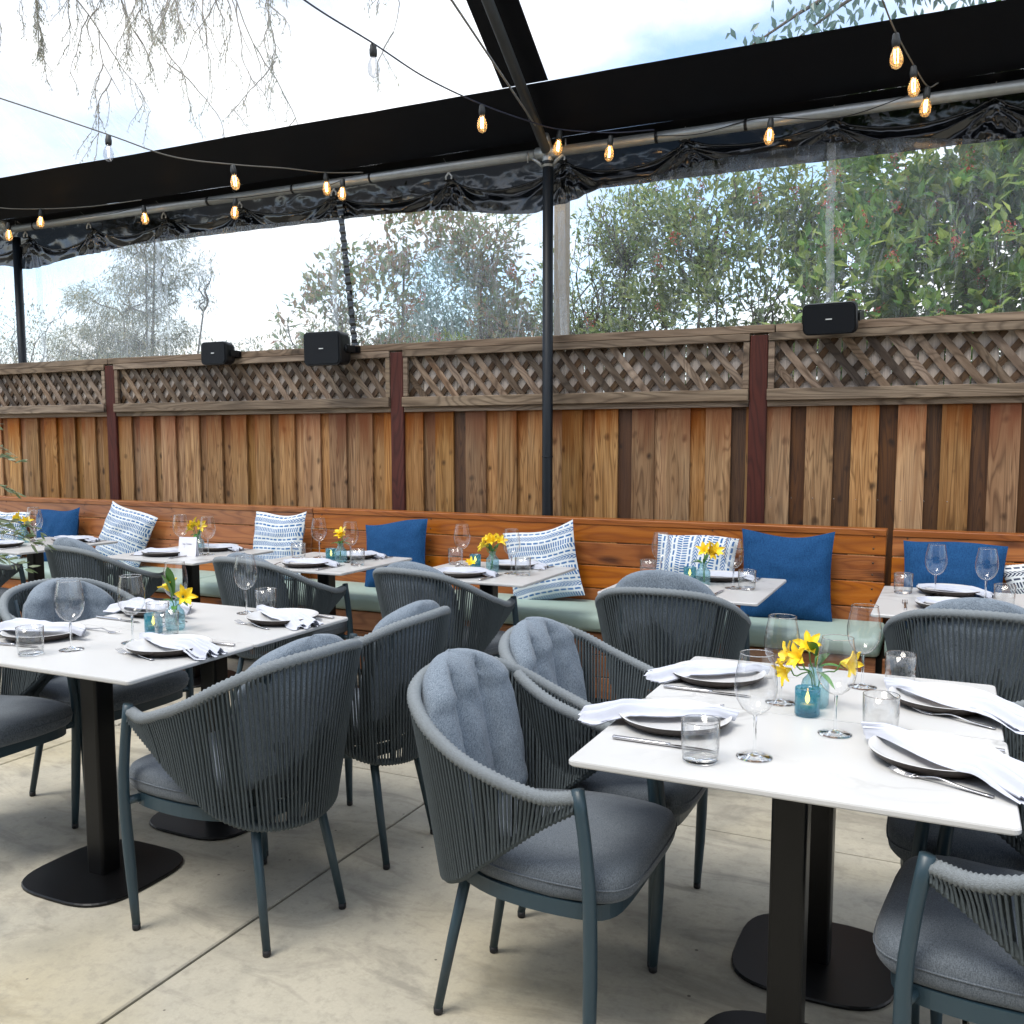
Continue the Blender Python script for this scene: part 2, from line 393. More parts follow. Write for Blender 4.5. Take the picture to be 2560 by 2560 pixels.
def m_concrete():
    m = NT('patio_concrete'); v = m.coord('World')
    a = m.noise(v, .8, 5, .55, .3); b = m.noise(v, 5.5, 6, .62, .4); c = m.noise(m.coord('World', (1, 2.6, 1)), 2.2, 5, .65, 1.2); f = m.noise(v, 90, 3, .7)
    col = m.mix(m.ramp(a, (.38, 0), (.62, 1)), (.44, .405, .32), (.325, .31, .26))
    col = m.mix(m.ramp(b, (.35, .0), (.7, .75)), col, (.52, .475, .375))
    col = m.mix(m.ramp(c, (.51, 0), (.66, .60)), col, (.19, .175, .145))
    st = m.noise(m.coord('World', (1, 1, 1)), 1.15, 2, .4); st = m.ramp(st, (.56, 0), (.70, .36))
    col = m.mix(st, col, (.42, .335, .16))
    g_ = m.noise(v, 24, 5, .7)
    col = m.mix(m.ramp(g_, (.50, 0), (.72, .5)), col, (.22, .205, .165))
    col = m.mix(m.math('MULTIPLY', f, .42), col, (.20, .19, .165))
    sp = m.N('TexVoronoi'); sp.inputs['Scale'].default_value = 9; m.L(v, sp.inputs['Vector'])
    col = m.mix(m.ramp(sp.outputs['Distance'], (.035, .8), (.05, 0)), col, (.06, .05, .04))
    vv = m.math('ADD', m.math('MULTIPLY', m.rand(), .10), .95); hs = m.N('HueSaturation'); m.L(col, hs.inputs['Color']); m.L(vv, hs.inputs['Value'])
    m.set(Base_Color=hs.outputs[0], Roughness=m.ramp(b, (.3, .55), (.7, .8)), Specular_IOR_Level=.3)
    m.bump(m.math('ADD', m.math('MULTIPLY', f, .4), b), .18, .006); return m.m
M_conc = m_concrete()
M_joint = plain('dark_joint_filler', (.05, .047, .04), .9, nscale=30, namt=.3)
M_soil = plain('garden_soil', (.10, .085, .05), .95, nscale=2, namt=.5, bump=.6, bscale=6)

def m_vinyl_clear(name, haze=.07, wr=1.0, tint=(.985, .99, .995), vert=True, gl=.03):
    m = NT(name); m.n.remove(m.b)
    tr = m.N('BsdfTransparent'); tr.inputs[0].default_value = (*tint, 1)
    g = m.N('BsdfGlossy'); g.inputs['Roughness'].default_value = .12
    tl = m.N('BsdfTranslucent'); tl.inputs[0].default_value = (.85, .9, .95, 1)
    df = m.N('BsdfDiffuse'); df.inputs[0].default_value = (.85, .9, .95, 1)
    v = m.coord('World', (1.4, 1, .22) if vert else (1, .3, .3))
    n = m.noise(v, 4.0, 5, .62, 2.2)
    v2 = m.coord('World', (2.6, 2, 1.3)); n2 = m.noise(v2, 3, 5, .65, 2.5)
    streak = m.math('ABSOLUTE', m.math('SUBTRACT', n, .5)); streak = m.ramp(streak, (.0, 1), (.015, .0))  # crinkle reflections laid into the vinyl as pale streaks
    sc = m.math('ABSOLUTE', m.math('SUBTRACT', n2, .5)); sc = m.ramp(sc, (0, 1), (.010, 0))
    h = m.math('ADD', m.math('MULTIPLY', m.math('ADD', streak, m.math('MULTIPLY', sc, .7)), .20 * wr), m.math('MULTIPLY', m.ramp(n2, (.3, .6), (.7, 1.5)), haze), clamp=True)
    md = m.N('MixShader'); md.inputs[0].default_value = .5; m.L(tl.outputs[0], md.inputs[1]); m.L(df.outputs[0], md.inputs[2])
    m1 = m.N('MixShader'); m.L(h, m1.inputs[0]); m.L(tr.outputs[0], m1.inputs[1]); m.L(md.outputs[0], m1.inputs[2])
    lw = m.N('LayerWeight'); lw.inputs[0].default_value = .35
    bp = m.N('Bump'); bp.inputs['Strength'].default_value = .5; bp.inputs['Distance'].default_value = .03; m.L(n, bp.inputs['Height']); m.L(bp.outputs[0], g.inputs['Normal'])
    m2 = m.N('MixShader'); m.L(m.math('ADD', m.math('MULTIPLY', lw.outputs['Fresnel'], .25), gl, clamp=True), m2.inputs[0]); m.L(m1.outputs[0], m2.inputs[1]); m.L(g.outputs[0], m2.inputs[2])
    m.L(m2.outputs[0], m.out.inputs[0]); return m.m
M_clear = m_vinyl_clear('clear_vinyl_curtain', .055, 1.0); M_roofc = m_vinyl_clear('clear_vinyl_roof', .03, .35, vert=False)
M_clearh = m_vinyl_clear('hazy_clear_vinyl', .17, 1.5); M_clearm = m_vinyl_clear('scuffed_clear_vinyl', .13, 1.4)
M_seam = m_vinyl_clear('welded_vinyl_seam', .24, .3)
def m_blackvinyl():
    m = NT('glossy_black_vinyl')
    n = m.noise(m.coord('World', (1.6, 1, 3.0)), 2.6, 2, .45, 1.2)
    m.set(Base_Color=(.004, .005, .007), Roughness=.16, Specular_IOR_Level=.7)
    m.bump(n, .16, .04)
    tr = m.N('BsdfTransparent'); ms = m.N('MixShader'); ms.inputs[0].default_value = .012; m.L(m.b.outputs[0], ms.inputs[1]); m.L(tr.outputs[0], ms.inputs[2]); m.L(ms.outputs[0], m.out.inputs[0]); return m.m
M_bv = m_blackvinyl()

def m_leaf(name, cols, rough=.30, trans=.50):
    m = NT(name); r = m.N('NewGeometry').outputs['Random Per Island']
    st = [(i / max(1, len(cols) - 1), c) for i, c in enumerate(cols)]
    c = m.ramp(r, *st)
    tl = m.N('BsdfTranslucent'); m.L(c, tl.inputs[0]); m.set(Base_Color=c, Roughness=rough, Specular_IOR_Level=.5)
    mxs = m.N('MixShader'); mxs.inputs[0].default_value = trans; m.L(m.b.outputs[0], mxs.inputs[1]); m.L(tl.outputs[0], mxs.inputs[2])
    m.L(mxs.outputs[0], m.out.inputs[0]); return m.m
G1 = [(.07, .17, .05), (.13, .27, .07), (.24, .38, .09), (.40, .48, .12), (.08, .19, .07)]
M_leafP = m_leaf('photinia_leaf', G1)
M_leafA = m_leaf('airy_leaf', [(.11, .19, .06), (.20, .29, .09), (.33, .38, .13), (.09, .16, .06)])
M_leafR = m_leaf('reddish_leaf', [(.12, .21, .08), (.19, .27, .10), (.32, .20, .12), (.17, .26, .10), (.38, .19, .13)])
M_leafY = m_leaf('yellow_green_leaf', [(.16, .26, .045), (.26, .33, .06), (.12, .20, .05), (.22, .16, .06)])
M_leafB = m_leaf('blue_green_leaf', [(.12, .21, .19), (.17, .28, .25), (.12, .20, .18)])
M_leafC = m_leaf('cedar_leaf', [(.16, .21, .17), (.22, .27, .20), (.40, .34, .18), (.14, .20, .18)])
M_leafO = m_leaf('olive_leaf', [(.12, .17, .07), (.20, .26, .13), (.34, .40, .27), (.10, .15, .06)])
M_berry = m_leaf('red_flower_cluster', [(.42, .05, .04), (.55, .13, .07), (.34, .07, .05)], .6, .3)
M_bark = plain('grey_brown_bark', (.11, .085, .065), .9, nscale=20, namt=.35, bump=.5, bscale=40)

# ------------------------------------------------------------------ ground and patio
g = MB(); g.add([(-400, -400, -.16), (400, -400, -.16), (400, 400, -.16), (-400, 400, -.16)], [(0, 1, 2, 3)])
g.obj('ground', M_soil, kind='structure')
patio = MB(); patio.box((-2.0, 1.2, -.085), (13.4, 8.8, .13)); patio = patio.obj('patio', M_joint, kind='structure')
xs = [-8.6] + [-7.64 + 1.93 * k for k in range(6)] + [4.6]; ys = [-3.15, -2.38, -.48, 1.42, 3.345, 5.5]
k_ = 0
for i in range(len(xs) - 1):
    for j in range(len(ys) - 1):
        m = MB(); a, b, c, d = xs[i] + .0055, xs[i + 1] - .0055, ys[j] + .0055, ys[j + 1] - .0055
        q = .004
        m.loft([[Vector((x_, y_, z_)) for x_, y_ in ((a + e, c + e), (b - e, c + e), (b - e, d - e), (a + e, d - e))] for z_, e in ((-.018, 0), (-q, 0), (0, q))], smooth=False)
        m.obj('concrete_slab', M_conc, patio)

# ------------------------------------------------------------------ fence
FY = 5.473
POSTS = [-8.75, -6.087, -3.42, -1.022, 1.40]
fence = thing('wooden_fence', 'weathered board fence with lattice top and dark red posts behind the bench', 'fence', (-3.5, FY, 0))
F0 = Vector((-3.5, FY, 0))
def fobj(mb, name, mat, **kw):
    o = mb.obj(name, mat, None, **kw); o.parent = fence; return o
def centered(me_fn, c, name, mat, parent, base, rot=None):
    """a piece built round its own origin, placed at c"""
    m = MB(); me_fn(m); o = m.obj(name, mat, parent); o.location = Vector(c) - base
    if rot: o.rotation_euler = rot
    return o
for x in POSTS:
    wdt = .10
    centered(lambda m: m.chbox((0, 0, 0), (wdt, .09, 2.12), .004), (x, 5.49, .975 - .01), 'post', MW['post'], fence, F0)
seg = [(-8.698, -6.139), (-6.035, -3.472), (-3.368, -1.074), (-.970, 1.348)]
caps = [(-8.9, -6.10), (-6.098, -.935), (-.933, 1.6)]
for a, b in caps:
    centered(lambda m: m.chbox((0, 0, 0), (b - a - .004, .10, .045), .003), ((a + b) / 2, 5.49, 2.0575), 'cap_rail', MW['rail'], fence, F0)
bid = 0
meshcache = {}
def cached(key, fn, mat):
    if key not in meshcache:
        m = MB(); fn(m); meshcache[key] = m.mesh(key[0] if isinstance(key, tuple) else key, mat)
    return meshcache[key]
for si, (a, b) in enumerate(seg):
    cx = (a + b) / 2; W = b - a
    centered(lambda m: m.chbox((0, 0, 0), (W, .03, .042), .002), (cx, 5.452, 2.012), 'top_rail', MW['rail'], fence, F0)
    centered(lambda m: m.chbox((0, 0, 0), (W, .045, .065), .003), (cx, 5.445, 1.690), 'middle_rail', MW['rail'], fence, F0)
    centered(lambda m: m.chbox((0, 0, 0), (W, .03, .034), .002), (cx, 5.466, 1.641), 'lower_trim', MW['rail'], fence, F0)
    for x in (a + .018, b - .018):
        centered(lambda m: m.chbox((0, 0, 0), (.034, .025, .262), .002), (x, 5.455, 1.8565), 'stile', MW['rail'], fence, F0)
    # backing boards behind the lattice
    nb = int(W / .125)
    for k in range(nb):
        wv = W / nb
        o = link('backing_board', cached(('backing_board', 1), lambda m: m.box((0, 0, 0), (1, .012, .30)), MW['backing']), fence, Vector((a + wv * (k + .5), 5.505, 1.855)) - F0)
        o.scale[0] = wv - .006 - rnd.random() * .004
    z0, z1 = 1.715, 1.998; lean = .80; sp = .118
    for layer in (0, 1):
        n = int((W + lean * .28) / sp) + 2
        for k in range(n):
            xb = a - .22 * (1 if layer == 0 else 1) + k * sp + rnd.uniform(-.006, .006)
            # layer 0: runs down to the right (\) ; layer 1: (/)
            if layer == 0: P, Q = (xb + .26, z0), (xb + .26 - lean * (z1 - z0), z1)
            else: P, Q = (xb, z0), (xb + lean * (z1 - z0), z1)
            lo, hi = a + .02, b - .02
            t0, t1 = 0., 1.; dx = Q[0] - P[0]
            for lim, sgn in ((lo, 1), (hi, -1)):
                f0 = (P[0] - lim) * sgn; f1 = (Q[0] - lim) * sgn
                if f0 < 0 and f1 < 0: t1 = -1
                elif f0 < 0: t0 = max(t0, f0 / (f0 - f1))
                elif f1 < 0: t1 = min(t1, f0 / (f0 - f1))
            if t1 - t0 < .12: continue
            A_ = (P[0] + dx * t0, P[1] + (Q[1] - P[1]) * t0); B_ = (P[0] + dx * t1, P[1] + (Q[1] - P[1]) * t1)
            ln = math.hypot(B_[0] - A_[0], B_[1] - A_[1]); ang = math.atan2(B_[1] - A_[1], B_[0] - A_[0])
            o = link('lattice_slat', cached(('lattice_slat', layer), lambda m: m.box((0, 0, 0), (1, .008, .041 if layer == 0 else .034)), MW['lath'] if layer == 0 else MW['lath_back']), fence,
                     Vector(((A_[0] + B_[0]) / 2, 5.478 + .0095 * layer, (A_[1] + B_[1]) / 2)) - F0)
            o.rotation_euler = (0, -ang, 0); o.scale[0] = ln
    # boards
    x = a - .01; alt = 0; H = 1.63
    while x < b - .01:
        wf = rnd.uniform(.136, .148); wb = rnd.uniform(.075, .095)
        wf = min(wf, b + .01 - x)
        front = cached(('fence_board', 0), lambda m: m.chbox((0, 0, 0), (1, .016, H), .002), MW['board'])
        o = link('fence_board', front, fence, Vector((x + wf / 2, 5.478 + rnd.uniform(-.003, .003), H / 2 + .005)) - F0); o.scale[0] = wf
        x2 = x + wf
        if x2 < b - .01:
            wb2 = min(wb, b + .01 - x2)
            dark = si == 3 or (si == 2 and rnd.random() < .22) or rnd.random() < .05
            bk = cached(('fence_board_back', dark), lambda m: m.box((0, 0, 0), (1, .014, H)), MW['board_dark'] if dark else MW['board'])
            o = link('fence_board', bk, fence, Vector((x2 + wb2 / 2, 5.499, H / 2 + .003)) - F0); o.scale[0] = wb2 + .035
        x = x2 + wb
    if si == 3:
        for k in range(9):
            o = link('nail', cached('nail', lambda m: m.lathe([(.0, -.002), (.003, -.001), (.003, 0), (0, .001)], 6), M_steel), fence, Vector((a + .03 + .11 * k * 1.04, 5.467, 1.11)) - F0); o.rotation_euler = (PI / 2, 0, 0)

# ------------------------------------------------------------------ bench
bench = thing('bench', 'long orange stained redwood banquette bench along the fence', 'bench', (-3.5, 5.1, 0)); B0 = Vector((-3.5, 5.1, 0))
def plank(L_, T_, H_, c, name, rot=(0, 0, 0)):
    m = MB(); m.chbox((0, 0, 0), (L_, T_, H_), .0035); o = m.obj(name, MW['bench'], bench); o.location = Vector(c) - B0; o.rotation_euler = rot; return o
SECT = [(-8.6, -3.925), (-3.92, -.300), (-.270, 3.2)]
lean = math.radians(-6)
for a, b in SECT:
    Lx = b - a; cx = (a + b) / 2
    for k in range(4):
        zc = .905 - k * .134; plank(Lx, .028, .129, (cx, 5.180 - .0 - (.905 - zc) * math.tan(math.radians(6)) - .0, zc), 'back_plank', (lean, 0, 0))
    plank(Lx, .115, .034, (cx, 5.222, .992 - .034), 'cap_plank')
    for k in range(3):
        plank(Lx, .028, .115, (cx, 4.70, .345 - k * .121), 'front_plank')
scr = cached('screw', lambda m: m.lathe([(0, -.002), (.005, -.001), (.0055, .0005), (0, .001)], 8), plain('dull_screw', (.10, .06, .04), .5, .6))
for sx in (-7.9, -7.0, -6.1, -5.2, -4.3, -4.0, -3.85, -3.0, -2.1, -1.2, -.36, -.20, .7, 1.6):
    for k in range(4):
        for q in (-.03, .03):
            zc = .905 - k * .134 + q; o = link('screw', scr, bench, Vector((sx + .01 * q, 5.1660 - (.905 - zc) * math.tan(math.radians(6)) - 0, zc)) - B0); o.rotation_euler = (PI / 2 + lean, 0, 0)
for x0, x1 in ((-8.6, -4.60), (-4.595, -.285), (-.262, 3.2)):
    m = MB(); Lx = x1 - x0
    prof = []
    yc, zc, hy, hz, r = 4.885, .459, .245, .047, .036
    for k in range(24):
        t = 2 * PI * k / 24; cx_, sz_ = math.cos(t), math.sin(t)
        prof.append((yc + (hy - r) * (1 if cx_ > 0 else -1) + r * cx_, zc + (hz - r) * (1 if sz_ > 0 else -1) + r * sz_ + .012 * (1 if sz_ > 0 else 0) * (0)))
    rings = [[Vector((x - (x0 + x1) / 2, yc + (y - yc) * s_, zc + (z - zc) * s_)) for y, z in prof] for x, s_ in ((x0, .86), (x0 + .012, .97), (x0 + .03, 1), *[(x0 + (Lx) * q / 12, 1) for q in range(1, 12)], (x1 - .03, 1), (x1 - .012, .97), (x1, .86))]
    m.loft(rings); o = m.obj('seat_cushion', M_sage, bench); o.location = Vector(((x0 + x1) / 2, 0, 0)) - B0
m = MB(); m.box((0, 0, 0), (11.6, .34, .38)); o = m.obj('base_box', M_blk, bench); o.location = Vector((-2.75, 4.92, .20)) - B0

# ------------------------------------------------------------------ pillows
def pillow_mesh(name, mat, S=.24, T=.075, seed=0, squash=1.0, uvrot=False):
    def mk():
        m = MB(); n = 22
        for side in (1, -1):
            P = []
            for i in range(n + 1):
                row = []
                for j in range(n + 1):
                    u = i / n * 2 - 1; v = j / n * 2 - 1
                    t = max(0, (1 - abs(u) ** 2.6)) * max(0, (1 - abs(v) ** 2.6))
                    x = u * S * (1 - .07 * (1 - v * v)); z = v * S * squash * (1 - .07 * (1 - u * u))
                    wr = 1 + .22 * fbm(u * 2.2 + seed, v * 2.2, side) + .25 * max(0, abs(u) + abs(v) - 1) * math.sin(9 * (u - v) + seed)
                    y = -side * T * t ** .5 * wr
                    sag = .014 * math.sin(u * 2.5 + seed) * smooth01(-1, 1, v)
                    row.append(Vector((x, y, z + sag)))
                P.append(row)
            b = len(m.v); m.grid(P if side == 1 else P[::-1], 0)
        if uvrot: m.uv = [[(q[1], q[0]) for q in f] for f in m.uv]
        return m.mesh(name, mat)
    return mk()
PIL = [  # x, z centre, half size, tilt about view axis (deg), label, material, uvrot
 (-6.84, .655, .225, 4, 'striped blue and white pillow behind the olive branches at the bench end', 's', False),
 (-6.26, .69, .225, -6, 'navy pillow between the olive branches and a striped pillow', 'n', False),
 (-5.54, .72, .225, 17, 'striped pillow tilted over behind the table set with the white card', 's', False),
 (-4.12, .72, .235, -4, 'striped pillow leaning beside a wine glass, one seat before a lone navy pillow', 's', False),
 (-3.185, .705, .225, -5, 'navy pillow standing alone between two striped pillows', 'n', False),
 (-2.165, .705, .225, -14, 'large striped pillow tipped on one corner against bare redwood planks', 's', False),
 (-1.27, .70, .225, 3, 'pillow with upright stripes behind small yellow flowers', 's', True),
 (-.775, .72, .238, -1, 'big plain navy pillow beside the gap in the bench back', 'n', False),
 (.015, .71, .235, 2, 'navy pillow behind two wine glasses on the separate bench section', 'n', False),
 (.49, .70, .215, -22, 'dark striped pillow at the frame edge beside a navy pillow', 'd', False)]
for k, (x, z, s_, tilt, lab, mt, ur) in enumerate(PIL):
    nm = {'n': 'navy_pillow', 's': 'striped_pillow', 'd': 'striped_pillow'}[mt]
    me = pillow_mesh(nm, {'n': M_navy, 's': M_str, 'd': M_strd}[mt], s_, .072, k * 3.3, 1, ur)
    o = link(nm, me, None, label=lab, cat='pillow', group='pillows on the bench')
    o.location = (x, 5.045 - .01, z); o.rotation_euler = (math.radians(-13), math.radians(tilt), math.radians(rnd.uniform(-6, 6)))

# ------------------------------------------------------------------ tables
def rrect(w_, d_, r, n=5):
    pts = []
    for cx, cy, a0 in ((w_ / 2 - r, d_ / 2 - r, 0), (-w_ / 2 + r, d_ / 2 - r, 90), (-w_ / 2 + r, -d_ / 2 + r, 180), (w_ / 2 - r, -d_ / 2 + r, 270)):
        for k in range(n + 1):
            a = math.radians(a0 + 90 * k / n); pts.append((cx + r * math.cos(a), cy + r * math.sin(a)))
    return pts
def superell(w_, d_, e, n=40):
    return [(w_ / 2 * math.copysign(abs(math.cos(t)) ** (2 / e), math.cos(t)), d_ / 2 * math.copysign(abs(math.sin(t)) ** (2 / e), math.sin(t))) for t in (2 * PI * k / n for k in range(n))]
def prism(m, outline, prof, mi=0, smooth=False):
    """prof: list of (inset scale, z)"""
    m.loft([[Vector((x * s, y * s, z)) for x, y in outline] for s, z in prof], mi=mi, smooth=smooth)
TZ = .76
def table(x0, x1, y0, y1, label, group, basey=0, basex=0):
    cx, cy = (x0 + x1) / 2, (y0 + y1) / 2; W, D = x1 - x0, y1 - y0
    t = thing('dining_table', label, 'table', (cx, cy, 0), 0, group)
    m = MB(); o_ = rrect(W, D, .016)
    prism(m, o_, [(.994, TZ - .013), (1, TZ - .010), (1, TZ - .003), (.995, TZ)]); m.obj('tabletop', M_top, t)
    m = MB(); c_ = rrect(.076, .076, .010, 3); prism(m, c_, [(1, .012), (1, TZ - .022)])
    o = m.obj('column', M_blk, t); o.location = (basex, basey, 0)
    m = MB(); b_ = superell(.43, .43, 3.4); prism(m, b_, [(.985, 0), (1, .003), (1, .008), (.985, .012)], smooth=False)
    o = m.obj('base_plate', M_blk, t); o.location = (basex, basey, 0)
    m = MB(); m.box((0, 0, TZ - .0175), (.30, .05, .008)); m.box((0, 0, TZ - .0175), (.05, .30, .0075)); o = m.obj('top_bracket', M_blk, t); o.location = (basex, basey, 0)
    return t
gF = 'paired marble-look tables in the open patio'; gB = 'small marble-look tables along the bench'
table(-.716, .133, 1.793, 2.326, 'white table nearest the camera, front half of its pair', gF)
table(-.712, .128, 2.330, 2.861, 'white table joined behind the nearest one, blue candle at its edge', gF)
table(-2.94, -2.069, 1.872, 2.404, 'front white table of the pair nearer the olive branches', gF)
table(-2.94, -2.069, 2.408, 2.940, 'rear white table of the pair nearer the olive branches, flowers at its edge', gF)
BT = [(-5.74, -5.06, 3.80, 4.55, 'bench table partly hidden by olive leaves'), (-4.47, -3.764, 3.885, 4.57, 'bench table carrying the upright white card'),
      (-3.50, -2.797, 3.905, 4.61, 'bench table in front of the lone navy pillow'), (-2.50, -1.797, 3.945, 4.63, 'bench table with a yellow blossom fallen beside its plate'),
      (-1.42, -.713, 3.905, 4.66, 'bench table in front of the upright striped pillow'), (-.272, .43, 3.865, 4.65, 'bench table at the separate bench section, without flowers')]
for a in BT: table(*a, gB)

# ------------------------------------------------------------------ chairs (local: faces +X)
TOPH = [(.194, .262, .662), (.115, .284, .660), (.015, .300, .690), (-.085, .298, .730), (-.185, .263, .785), (-.262, .172, .828), (-.298, 0, .842)]
LOWH = [(.192, .264, .640), (.11, .267, .588), (.03, .264, .525), (-.04, .252, .468), (-.105, .226, .412), (-.172, .170, .370), (-.220, .092, .354), (-.238, 0, .350)]
def full(H): return [Vector(p) for p in H] + [Vector((x, -y, z)) for x, y, z in reversed(H[:-1])]
TOPC = cat_rom(full(TOPH), 240); LOWC = cat_rom(full(LOWH), 240)
NS = 118
def strand(m, i):
    f = (i + .5) / NS; k = f * 240; a = TOPC[int(round(k))]; b = LOWC[int(round(k))]
    tang = (TOPC[min(240, int(k) + 3)] - TOPC[max(0, int(k) - 3)]).normalized()
    d = (b - a).normalized(); nrm = tang.cross(d).normalized()
    if nrm.dot(Vector((a.x + .05, a.y, 0))) < 0: nrm = -nrm
    L_ = (b - a).length; jt = tang * rnd.uniform(-.0016, .0016); jb = tang * rnd.uniform(-.0012, .0012)
    for sgn, off in ((1, .0), (-1, .0)):
        sh = tang * (.006 * off)
        pts = [a + nrm * sgn * .0125 + d * .007 + sh, a.lerp(b, .5) + nrm * (sgn * .0105) + jt, b + nrm * sgn * .0135 + jb]
        m.tube(pts, .0033, 5, caps=False)
def rail_mesh(C_, r, name, n=216):
    m = MB(); pts = [C_[int(round(240 * k / n))] if False else C_[0].lerp(C_[0], 0) for k in range(0)]
    pts = []; rr = []
    for k in range(n + 1):
        t = k / n * 240; i = min(239, int(t)); pts.append(C_[i].lerp(C_[i + 1], t - i)); rr.append(r + (.0017 if k % 2 else -.0016))
    m.tube(pts, rr, 9); return m.mesh(name, M_rail if r > .012 else M_rope)
def leg_mesh(pts, rr, name='leg'):
    m = MB(); m.tube(pts, rr, 14); return m.mesh(name, M_alu)
FL = cat_rom([(.222, .252, .018), (.229, .259, .20), (.231, .269, .42), (.219, .268, .56), (.200, .266, .684)], 10)
CH = {}
for sgn, nm in ((1, 'a'), (-1, 'b')):
    CH['fl' + nm] = leg_mesh([(p.x, p.y * sgn, p.z) for p in FL], [.0115, .0135, .0155, .0165, .0162, .0158, .0153, .0150, .0148, .0148, .0148])
    CH['rl' + nm] = leg_mesh([(-.212, sgn * .157, .018), (-.178, sgn * .142, .20), (-.142, sgn * .124, .385)], [.0115, .0135, .0150])
m = MB(); m.lathe([(0, 0), (.0095, 0), (.0118, .003), (.0120, .019), (.0, .020)], 12); CH['foot'] = m.mesh('rubber_foot', M_rub)
def seat_outline(n=48, grow=0.0):
    pts = []
    ctrl = [(.292, 0), (.290, .12), (.278, .190), (.235, .228), (.13, .238), (.02, .230), (-.07, .204), (-.145, .156), (-.188, .08), (-.196, 0)]
    C_ = cat_rom([(x, y, 0) for x, y in ctrl], n // 2); h = [(p.x + math.copysign(grow, p.x) * (abs(p.x) > .12), p.y + (grow if p.y > .05 else 0)) for p in C_]
    return h + [(x, -y) for x, y in reversed(h[1:-1])]
m = MB(); so = seat_outline()
for z0, z1 in ((.375, .412),):
    o1 = [Vector((x * 1.0, y * 1.0, z0)) for x, y in so]; o2 = [Vector((x, y, z1)) for x, y in so]
    i2 = [Vector((x * .93, y * .93, z1)) for x, y in so]; i1 = [Vector((x * .93, y * .93, z0)) for x, y in so]
    m.loft([[Vector((p.x * (.94 if p.x > 0 else 1), p.y, p.z)) for p in r_] for r_ in (i1, o1, o2, i2, i1)], caps=False, smooth=False)
for sgn in (1, -1): m.tube([(.215, sgn * .215, .394), (.231, sgn * .268, .394)], .013, 8)
for yy in (-.1, 0, .1): m.box((0, yy, .395), (.42, .03, .006))
CH['frame'] = m.mesh('seat_frame', M_alu)
m = MB(); cush = []
for s_, z in ((.90, .412), (.985, .416), (1.015, .428), (1.025, .445), (1.02, .466), (1.0, .478), (.95, .487), (.80, .493), (.55, .497), (.25, .499)):
    cush.append([Vector((x * s_ + .008, y * s_, z + .0035 * fbm(x * 9, y * 9, z * 3))) for x, y in so])
m.loft(cush); 
seam = [Vector((x * 1.028 + .008, y * 1.028, .452)) for x, y in so]; m.tube(seam + [seam[0]], .0022, 5, caps=False)
CH['seat'] = m.mesh('seat_cushion', M_seat)
def back_cushion(seed):
    m = MB(); nu, nv = 44, 30; zb, zt = .470, .890; z1 = .705
    def center(s_, z):
        xb = -.215 - (z - .47) / .35 * .075
        return xb + 1.15 * s_ * s_ + .032 + (.010 if z > .8 else 0)
    for side in (1, -1):
        P = []
        for i in range(nu + 1):
            row = []; u = i / nu * 2 - 1; u = math.sin(u * PI / 2)
            for j in range(nv + 1):
                v = j / nv; v = .5 - .5 * math.cos(v * PI); z = zb + (zt - zb) * v
                hw = .200 + .022 * smooth01(0, .5, v)
                if z > z1: hw *= max(0.0, 1 - ((z - z1) / (zt - z1)) ** 2.6) ** .5
                s_ = u * hw
                au = abs(u)
                edge = max(0, 1 - au ** 5) ** .5 * min(1, (v * 9)) ** .5 * (max(0, 1 - ((z - z1) / (zt - z1)) ** 3) ** .5 if z > z1 else 1)
                lob = abs(math.sin((s_ / .213 * 1.5 + .5) * PI)) ** .42
                lob = .10 + .90 * lob
                if v > .86: lob = 1 - (1 - lob) * max(0, (1 - v) / .14)
                th = .066 * edge * (lob if side == 1 else .7) * (1 + .16 * fbm(s_ * 14 + seed, z * 7, side))
                wr = (.005 * fbm(s_ * 36 + seed, z * 30, side * 3.1) + .0035 * math.sin(z * 150 + 9 * fbm(s_ * 9, z * 6, seed)) * (1 - lob) * (1 if side == 1 else 0)) * edge
                row.append(Vector((center(s_, z) + side * (th + wr), s_, z + .004 * math.sin(u * 4 + seed) * v * (1 - abs(u)))))
            P.append(row)
        m.grid(P if side == -1 else P[::-1], 0)
    return m.mesh('back_cushion', M_cush)
CH['backs'] = [back_cushion(k * 5.1) for k in range(3)]
CH['top'] = rail_mesh(TOPC, .0165, 'top_rail'); CH['low'] = rail_mesh(LOWC, .0115, 'lower_rail')
for sgn, nm in ((1, 'supa'), (-1, 'supb')):   # struts seen through the cords
    m = MB(); m.tube([(-.142, sgn * .124, .395), (-.200, sgn * .150, .55), (-.250, sgn * .165, .80)], .010, 8); CH[nm] = m.mesh('back_support', M_alu)
CH['strands'] = []
for i in range(NS):
    m = MB(); strand(m, i); CH['strands'].append(m.mesh('rope_strand', M_rope))
m = MB()
for i in range(NS): strand(m, i)
CH['allstr'] = m.mesh('rope_strands', M_rope)
